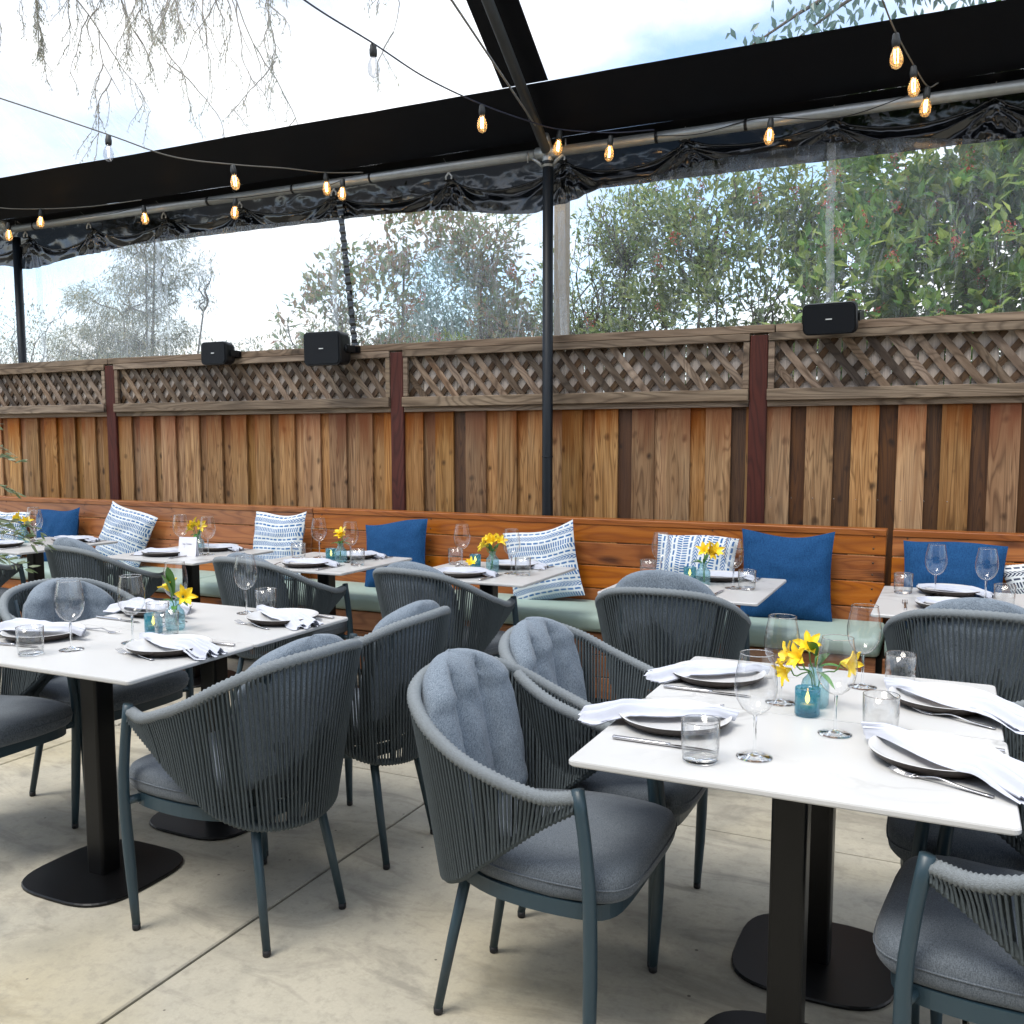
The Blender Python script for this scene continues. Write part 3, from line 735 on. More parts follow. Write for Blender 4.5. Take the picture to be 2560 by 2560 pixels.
def chair(x, y, deg, label, near, ci=0, group='', bt=0.0, bz=0.0, bx=0.0):
    t = thing('rope_chair', label, 'chair', (x, y, 0), math.radians(deg), group)
    link('seat_frame', CH['frame'], t); link('seat_cushion', CH['seat'], t); link('top_rail', CH['top'], t); link('lower_rail', CH['low'], t)
    for k in ('fla', 'flb', 'rla', 'rlb'):
        l = link('leg', CH[k], t); sg = 1 if k[-1] == 'a' else -1
        link('rubber_foot', CH['foot'], l, (.222 if k[0] == 'f' else -.212, sg * (.252 if k[0] == 'f' else .157), 0))
    link('back_support', CH['supa'], t); link('back_support', CH['supb'], t)
    if ci >= 0:
        b = link('back_cushion', CH['backs'][ci], t); b.rotation_euler = (math.radians(bt), 0, math.radians(bt * .4)); b.location = (bx, math.sin(math.radians(bt)) * .65, bz)
    if near:
        for s_ in CH['strands']: link('rope_strand', s_, t)
    else: link('rope_strands', CH['allstr'], t, kind='stuff')
    return t
g1 = 'rope armchairs at the nearest table pair'; g2 = 'rope armchairs at the pair near the olive branches'; g3 = 'rope armchairs facing the bench'
chair(-.904, 2.095, 0, 'grey rope armchair in full view with tufted cushion, tucked at the nearest table', True, 0, g1, 0, .0)
chair(-.915, 2.62, 0, 'rope armchair with tall cushion directly behind the full-view one', True, 1, g1, 3, -.005)
chair(.212, 2.045, 174, 'rope armchair cut by the frame corner, only seat and arm post in view', True, 2, g1)
chair(.19, 2.60, 180, 'rope armchair mostly hidden under the table behind the nearest one', False, 1, g1)
chair(-1.874, 2.142, 174, 'rope armchair turned away, all four legs showing beside the floor joint', True, 2, g2, 0, -.005)
chair(-1.882, 2.717, 180, 'rope armchair standing between two others, half behind the turned-away one', True, 0, g2, 2, .0)
chair(-3.12, 2.10, 0, 'rope armchair at the frame edge, seat corner poking out under the table', True, 1, g2)
chair(-3.11, 2.66, 0, 'rope armchair with slumped round cushion behind the foreground wine glasses', False, 2, g2, -8, -.02, .03)
chair(-5.49, 3.74, 84, 'rope armchair at the olive-branch table, arm post and seat visible', False, -1, g3)
chair(-4.40, 3.88, 82, 'rope armchair backing the table set with the white card', False, 1, g3, 3, .01)
chair(-3.157, 3.875, 81.5, 'rope armchair backing the table before the lone navy pillow', False, 0, g3, 5, -.01)
chair(-2.189, 3.89, 81, 'rope armchair in front of the table with the fallen blossom', False, 2, g3, -3, -.005)
chair(-1.045, 3.825, 92, 'rope armchair whose rounded cushion hides half the upright-stripe table', False, 0, g3, 2, .035)
chair(.10, 3.82, 90, 'rope armchair closest to the separate bench section, beyond the tumblers', False, 1, g3, 0, .005)

# ------------------------------------------------------------------ tableware makers
def mk_wine():
    t = thing('wine_glass', '', 'wine glass')
    m = MB(); m.lathe([(.002, .092), (.016, .096), (.030, .108), (.040, .126), (.0445, .146), (.0445, .165), (.041, .19), (.0365, .212), (.0345, .225)], 32); m.obj('bowl', M_glass, t)
    m = MB(); m.tube([(.0345 * math.cos(a * PI / 16), .0345 * math.sin(a * PI / 16), .225) for a in range(33)], .0009, 5, caps=False); m.obj('rim', M_gbase, t)
    m = MB(); m.lathe([(.0036, .010), (.0032, .03), (.0032, .07), (.0045, .09)], 12); m.obj('stem', M_gbase, t)
    m = MB(); m.lathe([(.0, .0005), (.037, .0005), (.038, .0016), (.030, .003), (.012, .006), (.0036, .011)], 32); m.obj('foot', M_gbase, t)
    return t
def mk_tumbler():
    t = thing('water_tumbler', '', 'tumbler')
    m = MB(); m.lathe([(.037, .008), (.0395, .03), (.0405, .088), (.0393, .088), (.0383, .03), (.0355, .010)], 32); m.obj('glass_wall', M_glass, t)
    m = MB(); m.lathe([(.0, .0008), (.034, .0008), (.037, .004), (.037, .008), (.034, .010), (.0, .007)], 28); m.obj('glass_base', M_gbase, t)
    m = MB(); m.tube([(.040 * math.cos(a * PI / 16), .040 * math.sin(a * PI / 16), .088) for a in range(33)], .0009, 5, caps=False); m.obj('rim', M_gbase, t)
    return t
def ribbed(r, z, a): return r * (1 + .03 * math.sin(a * 14) * math.sin(z * 260))
def mk_votive():
    t = thing('candle_holder', '', 'candle holder')
    m = MB(); m.lathe([(.0, .001), (.027, .001), (.0295, .004), (.0295, .02), (.0295, .045), (.0300, .068), (.0285, .070), (.0272, .06), (.0272, .012), (.0, .010)], 40, fn=ribbed)
    m.obj('blue_glass', M_blue, t); return t
def mk_candle():
    t = thing('tea_candle', '', 'candle')
    m = MB(); m.lathe([(0, 0), (.0185, 0), (.0185, .016), (0, .0155)], 20); m.obj('wax', M_wax, t)
    m = MB(); m.lathe([(0, .0), (.0045, .006), (.006, .013), (.0035, .023), (.0, .034)], 10, c=(0, 0, .017)); m.obj('flame', M_flame, t)
    return t
def mk_vase():
    t = thing('bud_vase', '', 'vase')
    m = MB(); m.lathe([(0, .001), (.029, .001), (.033, .006), (.034, .03), (.034, .055), (.031, .068), (.020, .080), (.0165, .090), (.0165, .100), (.0195, .106)], 36, fn=lambda r, z, a: r * (1 + (.022 * math.sin(a * 12) * math.sin(z * 240) if z < .062 else 0)))
    m.obj('pressed_glass', M_vase, t); return t
def blossom(m, c, axis, size, rr):
    axis = Vector(axis).normalized(); a = axis.orthogonal().normalized(); b = axis.cross(a)
    for k in range(6):
        th = 2 * PI * k / 6 + rr.uniform(-.15, .15); inner = k % 2
        rad = a * math.cos(th) + b * math.sin(th); tan = axis.cross(rad)
        P = []; ln = size * (1.0 if inner else .92); wd = size * (.36 if inner else .46); op = rr.uniform(.6, .95)
        for i in range(6):
            s_ = i / 5; out_ = size * .07 + ln * (.12 * s_ + .75 * op * s_ ** 2.1); up_ = ln * (.95 * s_ - .30 * s_ ** 3)
            wv = wd * (math.sin(PI * min(1, s_ * .80 + .12)) ** .8) * (1 if i < 5 else .25)
            row = []
            for j in range(5):
                q = j / 4 * 2 - 1
                row.append(Vector(c) + axis * (up_ + .10 * size * q * q) + rad * out_ + tan * wv * .5 * q + axis * rr.uniform(-.03, .03) * size * (s_ > .6))
            P.append(row)
        m.add([p for r_ in P for p in r_], [(i * 5 + j, (i + 1) * 5 + j, (i + 1) * 5 + j + 1, i * 5 + j + 1) for i in range(5) for j in range(4)], 0, True, [(j / 4, i / 5) for i in range(6) for j in range(5)])
def flowers(x, y, z0, blooms, leaves, seed, label):
    rr = random.Random(seed); t = thing('flower_sprig', label, 'flowers', (x, y, z0), 0, 'yellow flowers in bud vases')
    for (bx, by, bz, ax, ay, az, s_) in blooms:
        m = MB(); m.tube(cat_rom([(rr.uniform(-.008, .008), rr.uniform(-.008, .008), .012), (bx * .25, by * .25, .085), (bx * .8, by * .8, bz * .8), (bx, by, bz)], 8), .0019, 6); m.obj('stem', M_stem, t)
        m = MB(); blossom(m, (bx, by, bz), (ax, ay, az), s_, rr); m.obj('blossom', M_pet, t)
    for (lx, ly, lz, l, wd, up_) in leaves:
        m = MB(); d = Vector((lx, ly, 0)).normalized(); tn = Vector((-d.y, d.x, 0)); P = []
        for i in range(8):
            s_ = i / 7; wv = wd * math.sin(PI * (s_ * .93 + .05)) ** .8; row = []
            c = Vector((0, 0, lz)) + d * (l * s_ * (1 - .35 * up_) + .006) + Vector((0, 0, l * (up_ * s_ * 1.1 - .35 * s_ * s_)))
            for j in (-1, 0, 1): row.append(c + tn * wv * j * .5 + Vector((0, 0, abs(j) * wv * .22)))
            P.append(row)
        m.grid(P); m.obj('leaf', M_leafg, t)
    return t
def mk_plate():
    t = thing('dinner_plate', '', 'plate')
    m = MB(); m.lathe([(0, .001), (.090, .001), (.112, .006), (.127, .017), (.1325, .0255)], 56); m.obj('dark_underside', M_platedk, t)
    m = MB(); m.lathe([(0, .0085), (.088, .0085), (.108, .013), (.1265, .0250), (.1310, .0266), (.1325, .0257)], 56); m.obj('white_face', M_plate, t)
    return t
def mk_napkin(seed):
    def f():
        rr = random.Random(seed); m = MB(); n, w_ = 44, 36; top = []; 
        ph = rr.uniform(0, 6)
        def surf(i, j, lay):
            s_ = i / n; q = j / w_ * 2 - 1; L_ = .40; X = (s_ - .42) * L_
            hw = .008 + .050 * smooth01(.0, .60, s_) + .016 * smooth01(.7, 1, s_)
            pl = smooth01(.10, .85, s_); amp = .013 * pl + .002
            Y = q * hw + .007 * math.sin(s_ * 5 + ph) * (1 - s_) + .004 * fbm(X * 12, q * 2, seed)
            hump = (1 - q * q) ** 1 * (.024 - .010 * s_) if abs(q) < 1 else 0
            pleat = amp * (math.sin(q * (7.5 + 1.5 * math.sin(ph)) + 2.6 * s_ + ph) + .35 * math.sin(q * 17 + 5 * s_ + ph)) * (.40 + .60 * smooth01(.4, 1, s_))
            z = .0310 + hump + pleat * .8 + .004 * fbm(X * 14 + seed, Y * 20, 1.3)
            r_ = math.hypot(X, Y)
            if r_ > .128: z -= (r_ - .128) * .30
            z = max(z, .0290 + .0012 * (1 - lay) if r_ < .136 else (.004 + .001 * (1 - lay)))
            X += .010 * pl * math.sin(q * 9 + ph) * smooth01(.85, 1, s_) + .012 * (1 - q * q) * (1 if s_ > .5 else -1) * smooth01(.4, .5, abs(s_ - .5))
            return Vector((X, Y, z - (.0022 if lay else 0)))
        for lay in (0, 1):
            P = [[surf(i, j, lay) for j in range(w_ + 1)] for i in range(n + 1)]
            m.grid(P if lay == 1 else P[::-1])
        # second fold under the first, showing as a layered edge
        P = [[surf(i, j, 0) + Vector((.012, -.010 - .010 * i / n, -.0055)) for j in range(w_ + 1)] for i in range(n + 1)]
        P = [[Vector((p.x, p.y, max(p.z, .0275 if math.hypot(p.x, p.y) < .136 else .003))) for p in r_] for r_ in P]
        m.grid(P[::-1])
        o = m.obj('folded_napkin', M_nap); o['category'] = 'napkin'; return o
    return f
def mk_fork():
    t = thing('dinner_fork', '', 'fork')
    m = MB(); P = cat_rom([(-.105, 0, .0030), (-.05, 0, .0055), (.0, 0, .0120), (.03, 0, .0060), (.045, 0, .0035)], 16)
    rings = []
    for k, p in enumerate(P):
        s_ = k / 16; hw = .0052 - .0028 * smooth01(.0, .75, s_) + .0085 * smooth01(.86, 1, s_); h = .0016
        rings.append([p + Vector((0, a * hw, b * h)) for a, b in ((-1, -.5), (-.6, -1), (.6, -1), (1, -.5), (1, .5), (.6, 1), (-.6, 1), (-1, .5))])
    m.loft(rings); m.obj('handle', M_steel, t)
    m = MB()
    for q in (-.0092, -.0031, .0031, .0092): m.tube(cat_rom([(.044, q * .85, .0035), (.065, q, .0035), (.095, q * .95, .0105)], 5), [.0016, .0015, .0014, .0013, .0011, .0008], 6)
    m.obj('tines', M_steel, t); return t
def mk_knife():
    t = thing('dinner_knife', '', 'knife')
    m = MB(); P = [(-.115, 0), (-.04, 0), (.012, 0)]
    m.loft([[Vector((x, a * hw, .0045 + b * .0036)) for a, b in ((-1, -.6), (-.5, -1), (.5, -1), (1, -.6), (1, .6), (.5, 1), (-.5, 1), (-1, .6))] for x, hw in ((-.117, .0055), (-.115, .0065), (-.03, .0055), (.004, .0045), (.016, .0035))])
    m.obj('handle', M_steel, t)
    m = MB(); m.loft([[Vector((x, y0, .0035)), Vector((x, y1, .0030)), Vector((x, y1, .0042)), Vector((x, y0, .0055))] for x, y0, y1 in ((.014, -.003, .004), (.03, -.006, .0065), (.07, -.006, .0085), (.10, -.005, .007), (.118, -.003, .0005))], smooth=False)
    m.obj('blade', M_steel, t); return t
def at2(a, b): return math.atan2(b[1] - a[1], b[0] - a[0])
Z0 = TZ + .0006
def wine(x, y, lab, g_): place('wine', mk_wine, lab, (x, y, Z0), rnd.uniform(0, 6), g_)
def tumb(x, y, lab, g_): place('tumb', mk_tumbler, lab, (x, y, Z0), 0, g_)
def plate(x, y, lab, g_): place('plate', mk_plate, lab, (x, y, Z0), 0, g_)
def nap(x, y, a, lab, g_, s_=1.0, k=0):
    o = place('nap%d' % (k % 4), mk_napkin((k % 4) * 3 + 1), lab, (x, y, Z0), math.radians(a), g_); o.scale = (s_, s_, s_); o['group'] = g_
def fork(a, b, lab, g_): place('fork', mk_fork, lab, ((a[0] + b[0]) / 2, (a[1] + b[1]) / 2, Z0), at2(b, a), g_)   # a = tines, b = handle end
def knife(a, b, lab, g_): place('knife', mk_knife, lab, ((a[0] + b[0]) / 2, (a[1] + b[1]) / 2, Z0), at2(a, b), g_)  # a = handle, b = tip
def votive(x, y, where, g_):
    place('vot', mk_votive, 'small blue pressed-glass candle holder ' + where, (x, y, Z0), 0, g_)
    place('cand', mk_candle, 'lit tea candle inside the blue holder ' + where, (x, y, Z0 + .0115), 0, g_)
def vase(x, y, where, g_): place('vase', mk_vase, 'pale blue glass bud vase ' + where, (x, y, Z0), 0, g_)

GW = 'tall clear wine glasses'; GT = 'clear straight tumblers'; GP = 'white plates with dark undersides'; GN = 'white folded napkins'; GF = 'steel forks'; GK = 'steel knives'; GV = 'blue candle holders'; GB = 'bud vases'
# nearest pair
wine(-.36, 1.978, 'wine glass standing closest to the nearest table front edge', GW)
wine(-.223, 2.217, 'wine glass in front of the yellow flower on the nearest table pair', GW)
wine(-.38, 2.431, 'wine glass behind the flowers beside the blue candle on the nearest pair', GW)
wine(-.203, 2.684, 'rearmost wine glass of the nearest table pair, tallest against the mint cushion', GW)
tumb(-.459, 1.906, 'tumbler in front of the nearest knife and napkin', GT)
tumb(-.13, 2.279, 'tumbler between two folded napkins on the nearest table pair', GT)
tumb(-.111, 2.746, 'tumbler before the dark rope chair on the table behind the nearest one', GT)
plate(-.011, 2.111, 'plate nearest the frame corner, long draped napkin across it', GP)
plate(.002, 2.586, 'plate with draped napkin hanging over the table corner beside a fork', GP)
plate(-.576, 2.135, 'plate on the nearest table in front of the full-view chair', GP)
plate(-.58, 2.598, 'plate on the table behind the nearest one, beside the second chair', GP)
nap(-.015, 2.10, -31, 'napkin sweeping off the nearest table toward the frame edge', GN, .98, 0)
nap(.0, 2.565, -28, 'napkin draped over the corner of the table behind the nearest one', GN, .94, 1)
nap(-.585, 2.145, 195, 'crumpled napkin on the plate beside the nearest tumbler', GN, .86, 2)
nap(-.575, 2.605, 205, 'napkin on the plate beside the second tufted chair', GN, .80, 3)
knife((-.682, 1.97), (-.431, 1.967), 'knife lying nearest the corner of the nearest table', GK)
knife((-.690, 2.447), (-.460, 2.444), 'knife lying just beyond the joint of the nearest table pair', GK)
knife((.115, 2.235), (-.10, 2.255), 'knife mostly hidden behind the long draped napkin', GK)
fork((-.109, 2.015), (.1, 1.932), 'fork lying closest to the frame corner on the nearest table', GF)
fork((-.087, 2.508), (.123, 2.404), 'fork lying beside the plate at the rear table corner', GF)
fork((-.49, 2.31), (-.689, 2.262), 'fork behind the crumpled napkin on the nearest table', GF)
fork((-.47, 2.765), (-.67, 2.74), 'fork at the far rim of the second chair plate', GF)
votive(-.302, 2.345, 'glowing between wine glasses on the nearest pair', GV)
vase(-.296, 2.435, 'behind the glowing candle on the nearest pair', GB)
flowers(-.296, 2.435, Z0, [(-.050, -.01, .118, -.8, -.35, .35, .050), (-.058, -.02, .095, -.6, -.6, -.2, .045), (-.018, .01, .138, .0, -.6, .7, .052), (.060, -.005, .120, .9, -.4, .05, .052), (-.030, -.03, .125, -.4, -.7, .3, .045)],
        [(-.2, -1, .13, .07, .028, .9), (.5, -.6, .10, .075, .030, .9), (1, .3, .10, .07, .022, .3), (.7, -.8, .09, .075, .016, .0), (.1, .8, .1, .06, .02, .6)], 3, 'large yellow alstroemeria sprig behind the glowing blue candle')
# pair near the olive branches
wine(-2.552, 2.088, 'wine glass before the slumped round chair cushion', GW)
wine(-2.458, 2.252, 'wine glass next to the candle on the pair near the olive branches', GW)
wine(-2.585, 2.575, 'wine glass hidden behind the flowers on the olive-side pair', GW)
wine(-2.481, 2.835, 'wine glass standing before the navy-pillow table chair', GW)
tumb(-2.61, 1.985, 'tumbler in front of a napkin on the olive-side front table', GT)
tumb(-2.423, 2.368, 'tumbler right in front of the vase on the olive-side pair', GT)
tumb(-2.443, 2.957 - .05, 'tumbler behind the napkin at the far corner of the olive-side pair', GT)
tumb(-2.59, 2.49, 'tumbler behind the blue candle on the olive-side pair', GT)
plate(-2.257, 2.214, 'plate at the open corner of the olive-side front table', GP)
plate(-2.836 + .03, 2.188, 'plate cut by a tumbler at the frame side of the olive-side pair', GP)
plate(-2.245, 2.762, 'plate on the far corner of the olive-side rear table', GP)
plate(-2.80, 2.69, 'plate in front of the slumped-cushion chair', GP)
nap(-2.27, 2.23, -4, 'rippled napkin on the open-corner plate of the olive-side front table', GN, .84, 1)
nap(-2.80, 2.185, 188, 'napkin with raised folds behind the frame-side tumbler', GN, 1.0, 2)
nap(-2.27, 2.775, -18, 'flat folded napkin on the far-corner plate', GN, .84, 3)
nap(-2.76, 2.66, 176, 'napkin half seen through wine glasses before the slumped cushion', GN, 1.0, 0)
fork((-2.411, 2.135), (-2.19, 2.085), 'fork lying in front of the open-corner plate', GF)
fork((-2.40, 2.672), (-2.18, 2.61), 'fork lying in front of the far-corner plate', GF)
fork((-2.60, 2.33), (-2.80, 2.345), 'fork behind the frame-side plate of the olive-side pair', GF)
knife((-2.93, 2.518), (-2.70, 2.507), 'knife lying along the joint of the olive-side pair', GK)
knife((-2.90, 2.03), (-2.67, 2.06), 'knife behind the tumbler at the frame side', GK)
knife((-2.115, 2.35), (-2.34, 2.335), 'knife whose handle end shows past the open-corner napkin', GK)
knife((-2.11, 2.885), (-2.33, 2.90), 'knife whose handle end shows past the far-corner napkin', GK)
votive(-2.513, 2.395, 'glowing between glasses on the olive-side pair', GV)
vase(-2.495, 2.478, 'holding two blossoms on the olive-side pair', GB)
flowers(-2.495, 2.478, Z0, [(-.015, .0, .135, -.35, -.3, .9, .050), (.050, -.01, .122, .8, -.5, .35, .056)],
        [(-.3, -1, .12, .075, .032, 1.3), (.3, -.8, .12, .085, .032, 1.5), (1, -.2, .11, .075, .022, .1), (-.8, -.3, .10, .055, .022, .3), (.3, .9, .1, .06, .02, .6), (.8, -.9, .085, .055, .02, .1)], 5, 'pair of yellow alstroemeria blossoms with tall green leaf')
# bench tables
def bench_set(T_, wines, tumbs, pf, pb, naps, vs, vt, fl, extra, tag_, seed):
    for k, (x, y) in enumerate(wines): wine(x, y, ['wine glass at the seat side of the ', 'wine glass at the aisle side of the '][k] + tag_, GW)
    for k, (x, y) in enumerate(tumbs): tumb(x, y, ['tumbler at the seat side of the ', 'tumbler at the aisle side of the '][k] + tag_, GT)
    plate(*pf, 'plate at the chair side of the ' + tag_, GP); plate(*pb, 'plate at the pillow side of the ' + tag_, GP)
    nap(*pf, naps[0], 'napkin on the chair-side plate of the ' + tag_, GN, .72, seed); nap(*pb, naps[1], 'napkin on the pillow-side plate of the ' + tag_, GN, .72, seed + 1)
    if vs: vase(*vs, 'on the ' + tag_, GB)
    if vt: votive(*vt, 'on the ' + tag_, GV)
    if fl:
        rr = random.Random(seed); bl = []
        for k in range(fl):
            a = rr.uniform(0, 2 * PI); q = rr.uniform(.015, .042); bl.append((q * math.cos(a), q * math.sin(a) * .6, rr.uniform(.125, .160), math.cos(a), -.5, rr.uniform(.2, .9), rr.uniform(.048, .060)))
        lv = [(math.cos(a), math.sin(a), .10, .065, .02, rr.uniform(.1, .9)) for a in (rr.uniform(0, 6) for _ in range(5))]
        flowers(vs[0], vs[1], Z0, bl, lv, seed, 'small yellow flower sprig on the ' + tag_)
    fork((pf[0] - .17, pf[1] + .08), (pf[0] - .16, pf[1] - .10), 'fork beside the chair-side plate of the ' + tag_, GF)
    knife((pf[0] + .165, pf[1] - .12), (pf[0] + .175, pf[1] + .09), 'knife beside the chair-side plate of the ' + tag_, GK)
    fork((pb[0] + .17, pb[1] - .08), (pb[0] + .18, pb[1] + .10), 'fork beside the pillow-side plate of the ' + tag_, GF)
bench_set(0, [(-5.60, 4.33), (-5.324, 4.128)], [(-5.62, 4.15)], (-5.48, 4.0), (-5.32, 4.40), (185, 20), (-5.56, 4.22), None, 3, None, 'olive-branch table', 11)
bench_set(1, [(-4.221, 4.261), (-3.971, 4.223)], [(-4.03, 4.19)], (-4.195, 4.107), (-4.10, 4.43), (200, 10), (-4.148, 4.33), None, 4, None, 'white-card table', 12)
bench_set(2, [(-3.30, 4.40), (-3.006, 4.291)], [(-3.37, 4.30), (-2.90, 4.20)], (-3.138, 4.07), (-3.10, 4.47), (20, 25), (-3.066, 4.281), (-3.145, 4.30), 2, None, 'table before the lone navy pillow', 13)
bench_set(3, [(-2.367, 4.405), (-2.011, 4.27)], [(-2.438, 4.46), (-1.935, 4.243)], (-2.208, 4.11), (-2.10, 4.49), (15, 10), (-2.131, 4.295), (-2.285, 4.40), 5, None, 'fallen-blossom table', 14)
bench_set(4, [(-1.272, 4.404), (-.89, 4.266)], [(-1.34, 4.421), (-.827, 4.258)], (-1.09, 4.08), (-1.015, 4.52), (150, 15), (-1.042, 4.314), (-1.123, 4.387), 3, None, 'upright-stripe table', 15)
bench_set(5, [(-.053, 4.415), (.14, 4.34)], [(-.182, 4.449), (.207, 4.27)], (.007, 4.12), (.001, 4.52), (-15, -10), None, None, 0, None, 'separate-section table', 16)
m = MB(); rr = random.Random(4); blossom(m, (0, 0, 0), (.3, -.4, .6), .042, rr); o = m.obj('fallen_blossom', M_pet, label='single yellow blossom lying on a chair-side napkin', cat='flower'); o.location = (-2.19, 4.16, Z0 + .045)
# white card
card = thing('place_card', 'upright white folded card with grey handwriting beside a wine glass', 'card', (-4.02, 4.10, Z0), math.radians(16))
m = MB(); m.add([(-.055, 0, 0), (.055, 0, 0), (.055, .022, .112), (-.055, .022, .112), (-.055, .044, 0), (.055, .044, 0), (-.055, .0008, 0), (.055, .0008, 0), (.055, .022, .1105), (-.055, .022, .1105)], [(0, 1, 2, 3), (3, 2, 5, 4)]); m.obj('card_sheet', M_card, card)
m = MB(); pts = []
for a0, a1 in ((-.030, -.012), (-.006, .026)):
    n_ = 26 if a0 < -.02 else 46
    pts = [Vector((a0 + (a1 - a0) * k / n_ + .0012 * math.cos(k * 1.7), 0, .072 + (.008 if k < 4 else .0035) * math.sin(k * 1.25))) for k in range(n_)]
    m.tube([Vector((p.x, p.z * .196 - .0012, p.z)) for p in pts], .0005, 4)
m.tube([Vector((-.018, .07 * .196 - .0012, .070)), Vector((-.0185, .052 * .196 - .0012, .052))], .0005, 4)
m.obj('handwriting', M_ink, card)

# ------------------------------------------------------------------ canopy frame
tent = thing('canopy_tent', 'black and clear vinyl canopy on a galvanised pipe frame over the patio', 'canopy', (-2.27, 5.33, 0)); T0 = Vector((-2.27, 5.33, 0))
def tpart(mb, name, mat, **kw):
    o = mb.obj(name, mat, tent, **kw); o.location = -T0; return o
m = MB(); m.tube([(-2.264, 5.33, 0), (-2.264, 5.33, 1.0), (-2.266, 5.33, 1.12), (-2.268, 5.33, 3.085)], [.034, .034, .0325, .0325], 20); m.lathe([(.034, 0), (.037, .002), (.037, .02), (.034, .022)], 20, c=(-2.268, 5.33, 3.07)); m.lathe([(.0345, 0), (.0355, .002), (.0355, .006), (.0345, .008)], 20, c=(-2.266, 5.33, 1.33)); tpart(m, 'pole', M_pole)
m = MB(); m.tube([(-7.236, 5.57, 0), (-7.246, 5.57, 3.14)], .034, 16); tpart(m, 'pole', M_pole)
def eave(x):
    t = (x + 2.27) / (-7.24 + 2.27); return Vector((x, 5.33 + .16 * max(0, t), 3.142 + .045 * max(0, t)))
for a, b in ((-7.24, -5.0), (-4.97, -2.33), (-2.20, .9), (.93, 3.4)):
    m = MB(); m.tube([eave(a), eave(b)], .030, 18); tpart(m, 'eave_pipe', M_galv)
for x in (-4.985, -4.2, -3.55, -1.60, -1.10, .915, -6.9): 
    m = MB(); e_ = eave(x); m.tube([e_ - Vector((.008, 0, 0)), e_ + Vector((.008, 0, 0))], .0325, 14); tpart(m, 'cable_tie', M_blk)
SL = .69
def roofz(y): return 3.262 + SL * (5.33 - y) if y < 5.37 else 3.262 - SL * .04 + (y - 5.37) * .10
RY = 1.6
for x in (-7.24, -2.268, 2.70):
    m = MB(); m.tube([(x, 5.30, 3.150 + (.05 if x < -5 else 0)), (x, 4.2, roofz(4.2) - .13), (x, RY, roofz(RY) - .13)], .030, 14); tpart(m, 'rafter_pipe', M_rafter)
    m = MB(); m.tube([(x, RY, roofz(RY) - .13), (x, -2.2, 3.15)], .030, 12); tpart(m, 'rafter_pipe', M_rafter)
    # corner fitting
    m = MB(); e_ = eave(x); m.tube([e_ + Vector((-.075, 0, 0)), e_ + Vector((.075, 0, 0))], .037, 16); m.tube([e_ + Vector((0, 0, -.085)), e_], .036, 16); m.tube([e_, e_ + Vector((0, -.08, .075))], .036, 16)
    for s_ in (-1, 1): m.tube([e_ + Vector((s_ * .13, 0, -.0)), e_ + Vector((s_ * .06, -.01, -.05)), e_ + Vector((s_ * .03, 0, -.08))], .011, 8)
    m.tube([e_ + Vector((.12, -.02, -.01)), e_ + Vector((.12, -.02, .06))], .004, 6); m.tube([e_ + Vector((-.12, -.03, .01)), e_ + Vector((-.12, -.03, -.05))], .004, 6)
    tpart(m, 'corner_fitting', M_galv)
m = MB(); m.tube([(-8, RY, roofz(RY) - .13), (3.4, RY, roofz(RY) - .13)], .03, 12); tpart(m, 'ridge_pipe', M_rafter)
m = MB(); m.tube([(-8, -2.2, 3.15), (3.4, -2.2, 3.15)], .03, 12); tpart(m, 'eave_pipe', M_galv)
def sheet(x0, x1, y0, y1, name, mat, nx=8, ny=6, dz=0, amp=.006):
    m = MB(); P = []
    for i in range(nx + 1):
        row = []
        for j in range(ny + 1):
            x = x0 + (x1 - x0) * i / nx; y = y0 + (y1 - y0) * j / ny
            z = (roofz(y) if y > RY else roofz(RY) - (RY - y) * (roofz(RY) - 3.2) / (RY + 2.2))
            row.append(Vector((x, y, z + dz + amp * fbm(x * 1.3, y * 1.3, 2))))
        P.append(row)
    m.grid(P); return tpart(m, name, mat)
sheet(-8.3, 3.6, 5.06, 5.37, 'roof_border', M_bfab, 60, 6, 0, .006); sheet(-8.3, 3.6, 5.37, 5.70, 'roof_border', M_bfab, 60, 4, 0, .004)
for a, b in ((-7.36, -7.08), (-2.44, -2.153), (2.56, 2.84)):
    sheet(a, b, RY, 5.058, 'rafter_border', M_bfab, 3, 20, .0, 0)
    sheet(a, b, -2.2, RY, 'rafter_border', M_bfab, 3, 20, .0, 0)
for a, b in ((-8.3, -7.362), (-7.078, -2.442), (-2.151, 2.558), (2.842, 3.6)):
    sheet(a, b, RY, 5.058, 'roof_panel', M_roofc, 30, 20, .002, .012)
    sheet(a, b, -2.2, RY, 'roof_panel', M_roofc, 30, 20, .002, .012)
